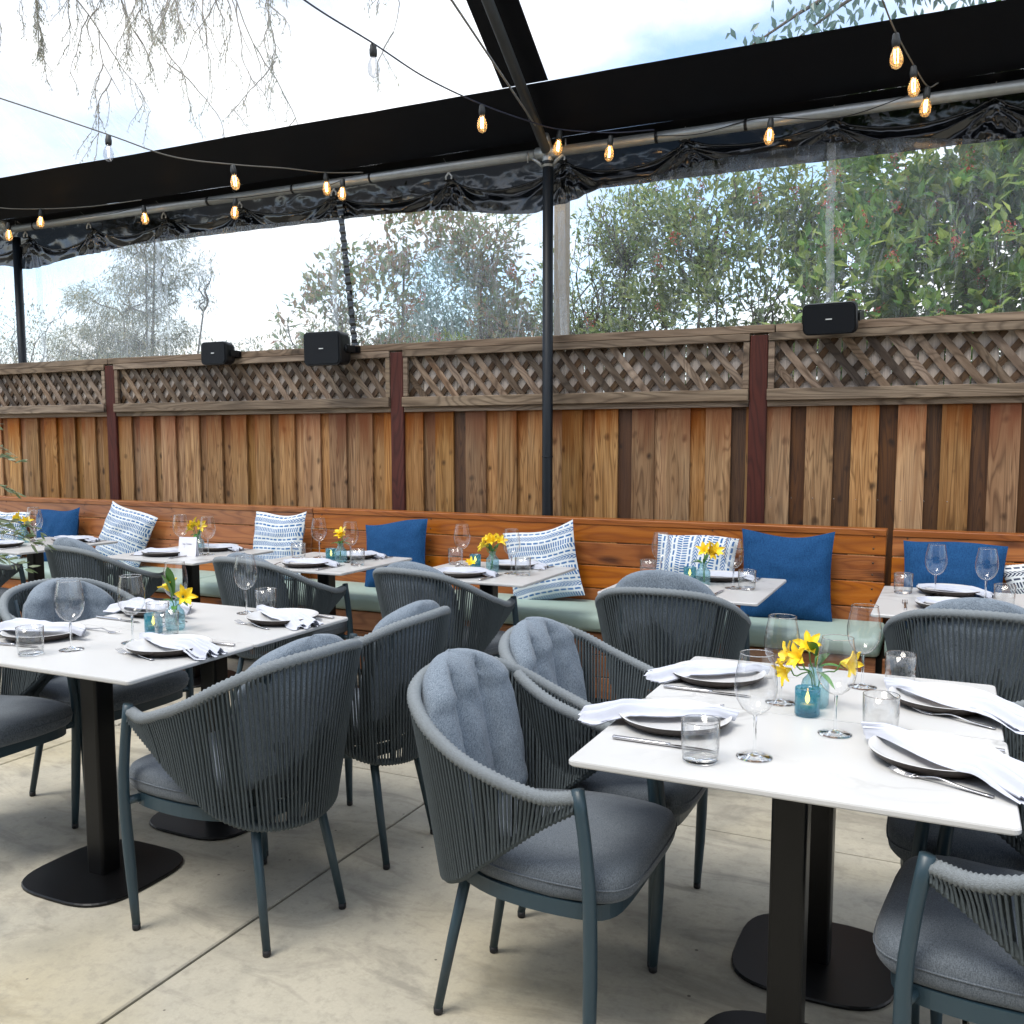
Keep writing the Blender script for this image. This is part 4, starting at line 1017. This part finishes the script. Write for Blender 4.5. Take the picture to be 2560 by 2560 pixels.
# side curtain: black header gathered on hooks above clear sheet
HK = [-8.0, -7.098, -6.357, -5.553, -4.811, -3.975, -3.063, -2.27, -1.498, -.673, .113, .93, 1.75, 2.6]
BAND = [(-8.6, 2.95), (-7.485, 2.928), (-7.129, 2.874), (-6.439, 2.936), (-5.649, 2.992), (-4.855, 3.014), (-4.479, 3.0), (-3.898, 2.988), (-3.311, 2.961), (-2.46, 2.866), (-2.326, 2.900), (-1.917, 2.988), (-1.246, 3.06), (-.805, 3.07), (-.421, 3.047), (.252, 2.973), (3.4, 2.95)]
def lerp_t(T_, x):
    for (a, za), (b, zb) in zip(T_, T_[1:]):
        if a <= x <= b: return za + (zb - za) * smooth01(0, 1, (x - a) / (b - a))
    return T_[-1][1]
def top_z(x):
    for a, b in zip(HK, HK[1:]):
        if a <= x <= b:
            t = (x - a) / (b - a); hz = 3.138 + .055 * smooth01(-3.5, -1, x); bz = lerp_t(BAND, (a + b) / 2); return hz - min(.13 + .02 * math.sin(a * 7), max(.02, (hz - bz) * .60)) * (4 * t * (1 - t)) ** .75
    return 3.05
def folds(x, z):
    d = 0
    for h in HK:
        dx = x - h; dz = 3.15 - z; r = math.hypot(dx, dz)
        if r < .75:
            a = math.atan2(dx, max(dz, .02)); d += .042 * (abs(math.sin(a * 8.5 + h * 5)) - .5) * math.exp(-abs(dx) * 3.6) * smooth01(.0, .06, r) * math.exp(-r * 1.8)
    for h0, h1 in zip(HK, HK[1:]):   # swag creases between hooks
        if h0 < x < h1:
            t = (x - h0) / (h1 - h0); c = z + .11 * (4 * t * (1 - t)); d += .007 * math.sin(c * 60 + h0 * 3) * math.exp(-((z - 3.03) / .09) ** 2)
    return d
m1 = MB(); nx = 760; nz_ = 26; P = []
for i in range(nx + 1):
    x = -8.6 + 12.0 * i / nx; zt = top_z(x); zb = lerp_t(BAND, x); row = []
    for j in range(nz_ + 1):
        z = zb + (zt - zb) * j / nz_; row.append(Vector((x, 5.585 + folds(x, z) + .004 * fbm(x * 6, z * 12, 0), z)))
    P.append(row)
m1.grid(P); tpart(m1, 'curtain_header', M_bv)
m1 = MB(); m1.tube([r_[-1] + Vector((0, -.004, 0)) for r_ in P], .007, 6); tpart(m1, 'hem_cord', M_bv)
for a, b in ((-8.6, -5.64), (-5.64, -3.90), (-3.90, -2.27), (-2.27, -.66), (-.66, 3.4)):
    m1 = MB(); n_ = int((b - a) * 45); P = []
    for i in range(n_ + 1):
        x = a + (b - a) * i / n_; zb = lerp_t(BAND, x); row = []
        for j in range(31):
            z = .35 + (zb - .35) * j / 30; row.append(Vector((x, 5.585 + folds(x, z) * .9 * smooth01(1.2, 2.9, z) + .012 * fbm(x * 1.6, z * .6, 5), z)))
        P.append(row)
    m1.grid(P); tpart(m1, 'clear_curtain', M_clearh if b < -5 else (M_clearm if b < -2 else M_clear))
for (xa, za, xb, zb, wd) in ((-5.655, 2.99, -5.63, .5, .05), (-5.585, 2.95, -5.56, .5, .03), (-4.01, 2.86, -3.94, .5, .04), (-2.285, 2.86, -2.21, .5, .05), (-.682, 3.06, -.635, .5, .045), (-7.0, 2.87, -6.95, .5, .07)):
    m = MB(); P = [[Vector((xa + (xb - xa) * k / 30 + q + .004 * math.sin(k * .9), 5.572 + .003 * fbm(k * .4, q * 9, 1), za + (zb - za) * k / 30)) for q in (-wd / 2, 0, wd / 2)] for k in range(31)]
    m.grid(P); tpart(m, 'welded_seam', M_seam)
m = MB(); P = []
for k in range(61):
    t = k / 60; x = -3.938 + .15 * t * .85; z = 3.10 - 1.15 * t; P.append([Vector((x + q + .003 * math.sin(k * 1.7 + q * 40), 5.555 + .006 * math.sin(k * 2.1), z + .002 * math.sin(k))) for q in (-.024, -.008, .008, .024)])
m.grid(P); strap = tpart(m, 'buckle_strap', M_bv)
for z in (2.98, 2.72, 2.46, 2.20):
    m = MB(); t = (3.1 - z) / 1.15; m.lathe([(.0035, 0), (.0085, .001), (.009, .003), (.0035, .004)], 14); o = m.obj('grommet', M_steel, tent); o.location = Vector((-3.938 + .1275 * t, 5.545, z)) - T0; o.rotation_euler = (PI / 2, 0, 0)
# outer valance behind the gathers
m = MB(); P = []
for i in range(301):
    x = -8.6 + 12.0 * i / 300
    P.append([Vector((x, 5.66 + .012 * fbm(x * 3, j * .5, 3) + .005 * math.sin(x * 31 + j * .8), 2.99 + (.285) * j / 10)) for j in range(11)])
m.grid(P); tpart(m, 'outer_valance', M_bv)
for h in HK[1:-1]:
    m = MB(); z = 3.138 + .055 * smooth01(-3.5, -1, h)
    for s_ in (-1, 1): m.tube(cat_rom([(s_ * .019, -.012, -.012), (s_ * .021, -.012, .008), (s_ * .007, -.012, .024), (0, -.012, .036)], 6), .0058, 6)
    m.tube([(0, -.01, .034), (0, -.013, .047)], .008, 6); m.tube([(0, -.002, .045), (.003, -.004, .062)], .0035, 6)
    m.tube([(-.034, -.006, -.014), (.034, -.006, -.014)], .008, 6, mi=1)
    m.tube([(.003, -.004, .06), (.004, -.09, .10)], .0012, 4)
    o = m.obj('curtain_clip', [M_tag, M_blk], tent); o.location = Vector((h, 5.555, z)) - T0

# pale post beyond the curtain
m = MB(); m.chbox((0, 0, 1.6), (.085, .085, 3.5), .005); m.obj('timber_post', MW['oldpost'], label='pale square timber post just behind the clear curtain beside the black pole', cat='post', loc=(-2.45, 6.0, -.1))

# ------------------------------------------------------------------ string lights
def mk_bulb(lit=True):
    def f():
        t = thing('string_bulb', '', 'light bulb')
        m = MB(); m.lathe([(0, 0), (.010, 0), (.014, -.006), (.0155, -.020), (.0175, -.024), (.0175, -.040), (.016, -.052), (.013, -.054)], 16); m.obj('socket', M_sock, t)
        m = MB(); m.lathe([(.012, -.052), (.014, -.060), (.0235, -.082), (.0275, -.100), (.0265, -.118), (.019, -.134), (.008, -.141), (.0, -.142)], 20); m.obj('glass_envelope', M_bulbw if lit else M_bulb, t)
        m = MB()
        for q in (-.006, .006): m.tube(cat_rom([(q, 0, -.062), (q * 1.2, .002, -.090), (q * .9, 0, -.118)], 4), .0022 if lit else .0016, 6)
        m.obj('filament', M_fil if lit else M_fild, t)
        return t
    return f
gb = 'clear string light bulbs'
for key, x, y, z, lab in [
  ('u', -2.431, 3.708, 3.201, 'bulb hanging highest against the open sky, glass looking pale'), ('l', -2.356, 4.633, 3.214, 'lit bulb on the black roof edge between the sky bulb and the pole'),
  ('l', -2.156, 5.24, 3.232, 'lit bulb beside the corner fitting above the black pole'), ('l', -1.843, 5.24, 3.160, 'lit bulb tilted under the eave pipe, first past the pole fitting'),
  ('l', -.95, 5.24, 3.130, 'lit bulb alone under the pipe between two curtain clips'), ('l', -.194, 5.22, 3.165, 'lower of the two lit bulbs touching before the pipe'),
  ('l', -.248, 4.95, 3.180, 'lit bulb just above its twin where the cable meets the pipe'), ('l', -.296, 4.425, 3.118 + .02, 'largest lit bulb in front of the dark roof border'),
  ('u', -4.234, 3.847, 3.085, 'pale bulb against white sky over the bare branches'), ('l', -3.899, 4.443, 3.040, 'lit bulb on the roof border casting an orange reflection'),
  ('l', -3.819, 5.24, 3.185, 'lit bulb at the cable end, close to the black strap'), ('l', -3.669, 5.22, 3.125, 'lit bulb beside the strap top, one step nearer the pole'),
  ('l', -4.581, 5.24, 3.105, 'lit bulb under the pipe at a gathered clip, midway'), ('l', -5.442, 5.24, 3.145, 'lit bulb below the pipe between two clips on the long side'),
  ('l', -6.518, 5.24, 3.227, 'lit bulb crossing the pipe near the far corner pole'), ('l', -6.85, 5.20, 3.15, 'lit bulb beside the far corner fitting')]:
    place('bulb' + key, mk_bulb(key == 'l'), lab, (x, y, z), rnd.uniform(0, 6), gb, rot=(rnd.uniform(-.12, .12), rnd.uniform(-.14, .14), rnd.uniform(0, 6)))
def cable(P, label, mat=M_cable, r=.0036):
    m = MB(); m.tube(cat_rom(P, len(P) * 8), r, 6); return m.obj('light_cable', mat, label=label, cat='cable')
cable([(-2.05, 2.3, 2.95), (-2.264, 2.995, 3.068), (-2.431, 3.708, 3.203), (-2.42, 4.151, 3.202), (-2.356, 4.633, 3.216), (-2.25, 5.0, 3.225), (-2.156, 5.23, 3.234), (-1.843, 5.24, 3.175), (-1.60, 5.28, 3.17)], 'light cable sagging from overhead to the pole fitting', M_bcable)
cable([(-1.60, 5.295, 3.14), (-1.35, 5.285, 3.115), (-1.10, 5.295, 3.15), (-.95, 5.25, 3.135), (-.6, 5.29, 3.10), (-.194, 5.25, 3.170)], 'thin cable tied along the eave pipe past the pole', M_blk, .0025)
cable([(-.35, 3.4, 3.05), (-.322, 4.024, 3.115), (-.296, 4.425, 3.142), (-.248, 4.95, 3.184), (-.194, 5.22, 3.168), (-.15, 5.29, 3.2)], 'beige light cable dropping steeply to the paired bulbs')
cable([(-4.9, 2.8, 3.30), (-4.59, 3.471, 3.213), (-4.234, 3.847, 3.088), (-4.071, 4.138, 3.03), (-3.899, 4.443, 3.044), (-3.85, 4.85, 3.12), (-3.819, 5.24, 3.188), (-3.56, 5.29, 3.17)], 'light cable crossing the white sky down to the strap', M_cable)
cable([(-3.669, 5.24, 3.128), (-3.9, 5.29, 3.11), (-4.2, 5.295, 3.12), (-4.581, 5.26, 3.11), (-5.0, 5.3, 3.15), (-5.442, 5.26, 3.15), (-5.8, 5.3, 3.14), (-6.2, 5.3, 3.14)], 'dark cable looping under the long side of the eave pipe', M_blk, .0025)
cable([(-7.2, 5.0, 3.33), (-6.9, 5.15, 3.26), (-6.518, 5.24, 3.23), (-6.0, 5.26, 3.20), (-5.5, 5.28, 3.20)], 'short cable near the far corner fitting')
m = MB(); m.tube([(-1.72, 3.0, 3.02), (-1.818, 3.321, 3.115), (-2.30, 5.28, 3.25)], .005, 8); m.obj('guy_wire', M_galv, label='straight steel guy wire running beside the rafter to the pole fitting', cat='wire')

# ------------------------------------------------------------------ speakers
def speaker(x, y, z, W, H, D, rz, rx, label, knobs):
    t = thing('wall_speaker', label, 'speaker', (x, y, z), rz, 'black outdoor speakers on the fence'); t.rotation_euler = (rx, 0, rz)
    m = MB(); rings = []
    for yy, s_ in ((0, .955), (-.0, .975), (.012, 1.0), (.03, 1.0), (D * .6, .95), (D * .85, .80), (D, .62)):
        rings.append([Vector((px * s_, yy, pz * s_)) for px, pz in rrect(W, H, .032, 6)])
    m.loft(rings[::-1], smooth=False); m.obj('case', M_spkb, t)
    m = MB(); o_ = rrect(W * .93, H * .90, .026, 6); m.loft([[Vector((px, -.0015, pz)) for px, pz in o_], [Vector((px * .985, -.006, pz * .985)) for px, pz in o_]][::-1], smooth=False); m.obj('grille', M_spk, t)
    m = MB(); m.box((0, -.0075, 0), (W * .115, .003, .0055)); m.obj('badge', M_tag, t)
    m = MB()
    for s_ in knobs: m.tube([(s_ * W * .46, D * .45, 0), (s_ * (W * .5 + .004), D * .45, 0)], .030 if H > .2 else .022, 14); m.box((s_ * (W * .5 + .006), D * .62, 0), (.006, .09, .045))
    m.box((0, D + .02, 0), (W * 1.05, .03, .045)); m.obj('bracket', M_spkb, t)
    return t
speaker(-4.865, 5.285, 2.060, .235, .165, .14, 0, .0, 'smaller black speaker on the fence rail before open sky', (1,))
speaker(-3.86, 5.215, 2.045, .30, .225, .19, 0, .03, 'larger black speaker on the fence below the buckled strap', (1,))
speaker(-.628, 5.26, 2.070, .28, .165, .13, math.radians(-5), .22, 'black speaker tipped forward before the dense red-tipped shrub', (-1, 1))

# ------------------------------------------------------------------ olive branches at the frame edge
ol = thing('olive_tree', 'potted young olive tree whose branches reach in at the frame edge', 'tree', (-4.92, 3.08, 0))
m = MB(); m.lathe([(0, 0), (.14, 0), (.19, .32), (.20, .36), (.18, .36), (.17, .30), (0, .30)], 28); m.obj('pot', plain('grey_pot', (.12, .12, .12), .7), ol)
rr = random.Random(21); m = MB(); lf = MB()
m.tube([(0, 0, .3), (.02, .01, .8), (.0, .03, 1.4), (.05, .0, 2.0)], [.02, .017, .012, .005], 8)
def olive_leaf(p, d, l):
    d = d.normalized(); t = d.cross(Vector((rr.uniform(-1, 1), rr.uniform(-1, 1), rr.uniform(-.3, 1)))).normalized(); n = d.cross(t)
    w_ = l * .115
    lf.add([p, p + d * l * .35 + t * w_ + n * l * .04, p + d * l * .35 - t * w_ + n * l * .04, p + d * l * .72 + t * w_ * .8 + n * .03 * l, p + d * l * .72 - t * w_ * .8 + n * .03 * l, p + d * l], [(0, 1, 2), (1, 3, 4, 2), (3, 5, 4)], 0, True)
for (z, ang, ln, dz) in ((.98, 22, .66, -.02), (1.05, 8, .60, .02), (.92, 30, .66, .02), (.88, 12, .62, -.04), (1.20, 20, .58, .04), (1.32, 35, .52, .10), (1.42, 15, .58, .02), (1.0, 40, .62, .0), (.82, 25, .58, .0), (1.50, 60, .4, .2), (1.2, -30, .45, .1), (1.4, 150, .4, .1), (1.2, 200, .45, .1), (1.7, 90, .3, .2), (.95, 0, .55, .05)):
    a = math.radians(ang); d = Vector((math.cos(a), math.sin(a), dz))
    P = [Vector((0, .01, z)) + d * ln * q + Vector((0, 0, .05 * math.sin(q * 3) - .06 * q * q)) for q in (0, .25, .5, .75, 1)]
    P = cat_rom(P, 12); m.tube(P, [.005 - .0035 * k / 12 for k in range(13)], 5)
    for k in range(3, 13):
        for q in range(3):
            dd = (P[k] - P[k - 1]).normalized() + Vector((rr.uniform(-1, 1), rr.uniform(-1, 1), rr.uniform(-.7, .9))) * .8
            olive_leaf(P[k] + Vector((rr.uniform(-.01, .01),) * 3), dd, rr.uniform(.045, .07))
m.obj('branches', M_bark, ol); lf.obj('foliage', M_leafO, ol, kind='stuff')

# ------------------------------------------------------------------ trees and shrubs beyond the fence
def leaf(mb, p, d, n, l, w_):
    t = d.cross(n)
    if t.length < 1e-4: return
    t.normalize(); nn = t.cross(d).normalized()
    mb.add([p, p + d * l * .45 + t * w_ * .5 + nn * w_ * .18, p + d * l, p + d * l * .45 - t * w_ * .5 + nn * w_ * .18], [(0, 1, 2), (0, 2, 3)])
def rvec(r_): 
    while True:
        v = Vector((r_.uniform(-1, 1), r_.uniform(-1, 1), r_.uniform(-1, 1)))
        if .05 < v.length < 1: return v
def shrub(name, label, cat, base, blobs, n_tips, per, ll, lw, mat, seed, berries=0, group=None, droop=.2, limbs=26, airy=False, spread=.10, red=None):
    r_ = random.Random(seed); t = thing(name, label, cat, base, 0, group); b = Vector(base)
    fol = MB(); br = MB(); be = MB(); tips = []
    vol = [bl[3] * bl[4] * bl[5] for bl in blobs]; tot = sum(vol)
    for bi, (x, y, z, rx, ry, rz_) in enumerate(blobs):
        for _ in range(int(n_tips * vol[bi] / tot)):
            v = rvec(r_); v = v * (v.length ** (-.45 if not airy else 0)) if v.length > 0 else v
            if fbm(x + v.x * rx * 1.6, y + v.y * ry * 1.6, z + v.z * rz_ * 1.6, 2) < (-.10 if airy else -.3): continue
            tips.append((Vector((x + v.x * rx, y + v.y * ry, z + v.z * rz_)) - b, v))
    for p, v in tips:
        ax = (v * .8 + Vector((0, 0, .5)) + rvec(r_) * .7).normalized()
        for _ in range(per):
            q = p + rvec(r_) * spread; d = (ax + rvec(r_) * 1.1 + Vector((0, 0, -droop))).normalized(); n = (Vector((0, 0, 1)) + rvec(r_) * .8).normalized()
            s_ = r_.uniform(.65, 1.15); leaf(fol, q, d, n, ll * s_, lw * s_)
    # limbs: each starts under its own part of the crown and wanders out
    roots = [Vector((bl[0], bl[1], bl[2] - bl[5] * .95)) - b for bl in blobs]
    for rt in roots: br.tube(cat_rom([(rt.x * .3, rt.y * .3, 0), Vector((rt.x * .7, rt.y * .7, rt.z * .5)) + rvec(r_) * .08, rt], 6), [.028, .026, .024, .021, .018, .015, .012], 7)
    for k in range(limbs):
        bi = r_.randrange(len(blobs)); bl = blobs[bi]; rt = roots[bi]
        v = rvec(r_); p = Vector((bl[0] + v.x * bl[3], bl[1] + v.y * bl[4], bl[2] + v.z * bl[5])) - b
        L_ = (p - rt).length; P = [rt]
        for q in range(1, 7): P.append(rt.lerp(p, q / 6) + rvec(r_) * L_ * .11 * (1 if q < 6 else .3))
        P = cat_rom(P, 14); br.tube(P, [(.014 * (1 - k2 / 15.5) + .002) for k2 in range(15)], 5)
        for q in range(7):
            a0 = P[r_.randrange(4, 15)]; dd = rvec(r_) * .35 + Vector((0, 0, .1)); e_ = a0 + dd; br.tube(cat_rom([a0, a0 + dd * .5 + rvec(r_) * .06, e_], 4), [.005, .004, .003, .002, .001], 4, caps=False)
            for _ in range(6): leaf(fol, e_ - dd * r_.uniform(0, .6) + rvec(r_) * .05, rvec(r_).normalized(), Vector((0, 0, 1)), ll, lw)
    for _ in range(berries):
        p, v = tips[r_.randrange(len(tips))]
        p = p + v * .05 + Vector((0, 0, .03))
        for _ in range(44):
            q = p + v * .06 + Vector((r_.gauss(0, .026), r_.gauss(0, .026), r_.gauss(0, .045))); leaf(be, q, rvec(r_).normalized(), rvec(r_).normalized(), .026, .015)
    br.obj('branches', M_bark, t); fol.obj('foliage', mat, t, kind='stuff')
    if berries: be.obj('red_flower_clusters', M_berry, t, kind='stuff')
    return t
gS = 'shrubs behind the fence'
shrub('photinia_shrub', 'dense green shrub with red flower clusters filling the view past the last seam', 'shrub', (.1, 9.2, -.1),
      [(.25, 9.0, 2.6, 1.15, .9, 1.25), (-.7, 8.8, 2.5, .8, .7, .95), (.0, 9.2, 4.0, 1.1, .8, .9), (1.2, 9.6, 3.4, 1.2, .8, 1.4)], 2700, 8, .15, .068, M_leafP, 31, 150, gS, limbs=40)
shrub('photinia_shrub', 'open green shrub between the two clear seams with sky gaps', 'shrub', (-2.0, 9.5, -.1),
      [(-1.9, 9.4, 2.75, .9, .6, .95), (-2.4, 9.5, 3.6, .75, .5, .6), (-1.35, 9.5, 3.7, .55, .5, .7), (-2.9, 9.6, 2.5, .7, .5, .6)], 2000, 8, .10, .042, M_leafA, 32, 34, gS, limbs=60, airy=True)
shrub('twiggy_shrub', 'thin twiggy shrub just past the black pole with sparse leaves', 'shrub', (-3.75, 10.0, -.1),
      [(-3.7, 9.9, 3.0, .75, .5, .8), (-3.3, 9.9, 3.75, .6, .5, .5), (-4.3, 10.1, 2.5, .6, .5, .6)], 1000, 7, .070, .028, M_leafA, 33, 5, gS, limbs=80, airy=True)
shrub('photinia_shrub', 'loose red-leaved shrub in front of the open sky beside the strap', 'shrub', (-6.0, 9.0, -.1),
      [(-6.05, 8.9, 2.9, .75, .5, .75), (-6.55, 8.9, 2.6, .55, .5, .6), (-5.6, 9.1, 3.7, .50, .4, .40), (-6.0, 9.0, 2.2, 1.1, .6, .5)], 1000, 7, .105, .045, M_leafR, 34, 22, gS, limbs=16, airy=True)
shrub('photinia_shrub', 'leafy shoots hanging beside the black pole above the low hedge', 'shrub', (-4.75, 9.4, -.1),
      [(-4.75, 9.3, 3.6, .5, .4, .55), (-4.6, 9.4, 2.8, .45, .4, .5)], 420, 7, .095, .038, M_leafR, 38, 3, gS, limbs=22, airy=True)
shrub('low_hedge', 'low bright green hedge with red blooms along the fence top', 'hedge', (-5.0, 9.9, -.1),
      [(-5.4, 9.8, 2.05, 1.0, .5, .62), (-4.5, 10.1, 2.05, .9, .5, .62), (-5.0, 9.9, 1.2, 1.8, .5, .8)], 2000, 7, .085, .036, M_leafY, 35, 24, gS, limbs=14)
shrub('round_tree', 'distant blue green rounded tree between the strap and the pole', 'tree', (-12.3, 22.5, -.1),
      [(-12.3, 22.5, 4.6, 1.5, 1.3, 2.1), (-12.9, 22.3, 3.6, 1.4, 1.2, 1.5), (-11.6, 22.6, 3.7, 1.3, 1.2, 1.5)], 2600, 8, .15, .055, M_leafB, 36, 0, 'far trees', limbs=14, spread=.18)
shrub('cedar_tree', 'tall hazy cedar with drooping tiers near the far corner pole', 'tree', (-11.2, 10.6, -.1),
      [(-11.0, 10.6, 4.45, .75, .6, .32), (-10.85, 10.6, 3.9, .75, .6, .22), (-11.4, 10.5, 3.55, .95, .7, .28), (-11.2, 10.6, 3.05, 1.0, .7, .25), (-11.9, 10.4, 2.9, .8, .6, .3), (-11.5, 10.5, 2.5, 1.4, .8, .3), (-10.9, 10.7, 4.9, .45, .4, .3), (-10.2, 10.9, 3.75, .22, .2, .42)], 3600, 9, .085, .014, M_leafC, 37, 0, 'far trees', limbs=45, droop=.9)
shrub('bare_bush', 'pale twiggy bush outside the far corner pole', 'shrub', (-12.6, 8.9, -.1), [(-12.3, 9.3, 2.7, 1.1, .6, .8), (-12.9, 8.9, 2.4, 1.0, .6, .6)], 900, 6, .06, .018, M_leafC, 39, 0, gS, limbs=60, airy=True)
shrub('far_hedgerow', 'faint low hedgerow on the skyline behind the smaller speaker', 'hedge', (-20.5, 24, -.1), [(-21.5, 23.5, 3.9, 1.6, 1, .8), (-19.5, 24.4, 4.0, 1.6, 1, .9), (-18.0, 25, 4.2, 1.3, 1, 1.0), (-23.5, 22.5, 3.7, 1.6, 1, .8), (-20.5, 24, 2.3, 5, 1, 1.8)], 1900, 6, .16, .05, M_leafC, 40, 0, 'far trees', limbs=20, spread=.2)

# weeping bare tree above the roof
wt = thing('weeping_tree', 'bare weeping tree hanging its twigs above the clear roof', 'tree', (-11.5, 4.0, -.1))
m = MB(); r_ = random.Random(77); fb = MB(); b = Vector((-11.5, 4.0, -.1))
m.tube(cat_rom([(0, 0, 0), (.1, .1, 3), (.5, .3, 6.0), (1.4, .8, 8.2)], 8), [.24, .22, .2, .19, .17, .15, .13, .12, .1], 10)
def droop(p, L_, r0, depth, lx):
    n = 12; P = [p]; d = Vector((r_.uniform(-.5, .5) + lx, r_.uniform(-.4, .4), -.6))
    for k in range(n):
        d = (d + Vector((r_.uniform(-.42, .42), r_.uniform(-.3, .3), -.16))).normalized(); P.append(P[-1] + d * L_ / n)
    m.tube(P, [r0 * (1 - .8 * k / n) + .0008 for k in range(n + 1)], 5, caps=False)
    for k in range(2, n + 1):
        if depth < 2 and r_.random() < (.62 if depth == 0 else .42): droop(P[k], L_ * r_.uniform(.22, .5), r0 * .5, depth + 1, r_.uniform(-.8, .8))
        if depth > 0:
            leaf(fb, P[k] + rvec(r_) * .02, (Vector((0, 0, -1)) + rvec(r_)).normalized(), rvec(r_).normalized(), .035, .008)
for (u0, y_, z_, L_) in ((-8.3, 5.6, 5.9, 1.7), (-7.6, 5.9, 6.2, 2.0), (-7.0, 6.0, 6.1, 1.3), (-6.75, 6.3, 6.3, 2.3), (-6.3, 6.2, 6.2, 2.0), (-5.9, 6.4, 6.1, 1.3), (-5.5, 6.5, 6.2, 1.9), (-5.0, 6.6, 6.0, 1.5), (-4.75, 6.7, 5.9, 1.3), (-7.9, 5.7, 6.1, 2.4), (-6.0, 6.0, 6.3, 1.7), (-7.2, 5.8, 5.7, .9), (-5.3, 6.4, 5.8, .8), (-6.5, 6.1, 5.8, .8)):
    q = Vector((u0, y_, z_)) - b; s0 = Vector((1.2, .7, 7.9))
    P = cat_rom([s0, s0.lerp(q, .35) + Vector((0, 0, .7)), s0.lerp(q, .75) + Vector((0, 0, .45)), q], 9)
    m.tube(P, [.05 * (1 - k / 10) + .010 for k in range(10)], 6, caps=False); droop(q, L_, .011, 0, .15)
    droop(P[7], L_ * .6, .008, 0, .3)
m.obj('branches', plain('pale_twig_bark', (.24, .22, .21), .9), wt); fb.obj('catkins', M_leafC, wt, kind='stuff')
# leafy boughs above the roof on the other side
ot = thing('overhanging_tree', 'leafy tree whose boughs show through the clear roof panel', 'tree', (1.8, 10.4, -.1)); b = Vector((1.8, 10.4, -.1))
m = MB(); fb = MB(); m.tube([(0, 0, 0), (.0, 0, 3.0), (-.1, -.3, 5.2), (-.5, -.8, 6.2)], [.2, .17, .12, .07], 10)
for tgt in ((-3.35, -2.9, 4.50), (-3.0, -2.8, 4.55), (-2.3, -2.6, 4.80), (-1.9, -2.5, 4.75), (-1.3, -2.3, 4.95), (-.7, -2.1, 5.0), (-.2, -1.9, 5.1), (.5, -1.8, 5.2), (-1.6, -2.9, 5.2), (-2.6, -2.9, 5.25)):
    e_ = Vector(tgt); s0 = Vector((-.3, -.5, 5.8)); P = cat_rom([s0, s0.lerp(e_, .4) + Vector((0, 0, .5)), s0.lerp(e_, .8) + Vector((0, 0, .25)), e_], 10)
    m.tube(P, [.04 * (1 - k / 11) + .003 for k in range(11)], 6)
    for k in range(5, 11):
        for _ in range(12):
            q = P[k] + rvec(r_) * Vector((.22, .2, .20)).length * .6
            for _ in range(2): leaf(fb, q + rvec(r_) * .05, (Vector((0, 0, -1)) + rvec(r_)).normalized(), rvec(r_).normalized(), .10, .042)
m.obj('branches', M_bark, ot); fb.obj('foliage', M_leafB, ot, kind='stuff')

# ------------------------------------------------------------------ unseen wall added behind the viewer to hold back low sky light
bw = thing('added_light_blocking_wall', 'plain stucco wall added out of view behind the viewer to block low sky light', 'light_blocker', (-2.2, -3.4, 0))
m = MB(); m.box((0, -.15, 2.2), (14, .3, 4.6)); m.obj('wall', plain('taupe_stucco', (.20, .17, .14), .9, nscale=6, namt=.15, bump=.4, bscale=60), bw)
M_dwin = plain('dark_window_glass', (.02, .022, .025), .08, 0, .6)
for k in range(4):  # dark windows made up along with the added wall
    x = -5.2 + 3.3 * k
    m = MB(); m.box((x, .015, 1.45), (2.2, .03, 1.9)); wn = m.obj('window', M_blk, bw)
    for q in (-.53, .53):
        m = MB(); m.box((x + q, .034, 1.45), (1.0, .012, 1.75)); m.obj('pane', M_dwin, wn)
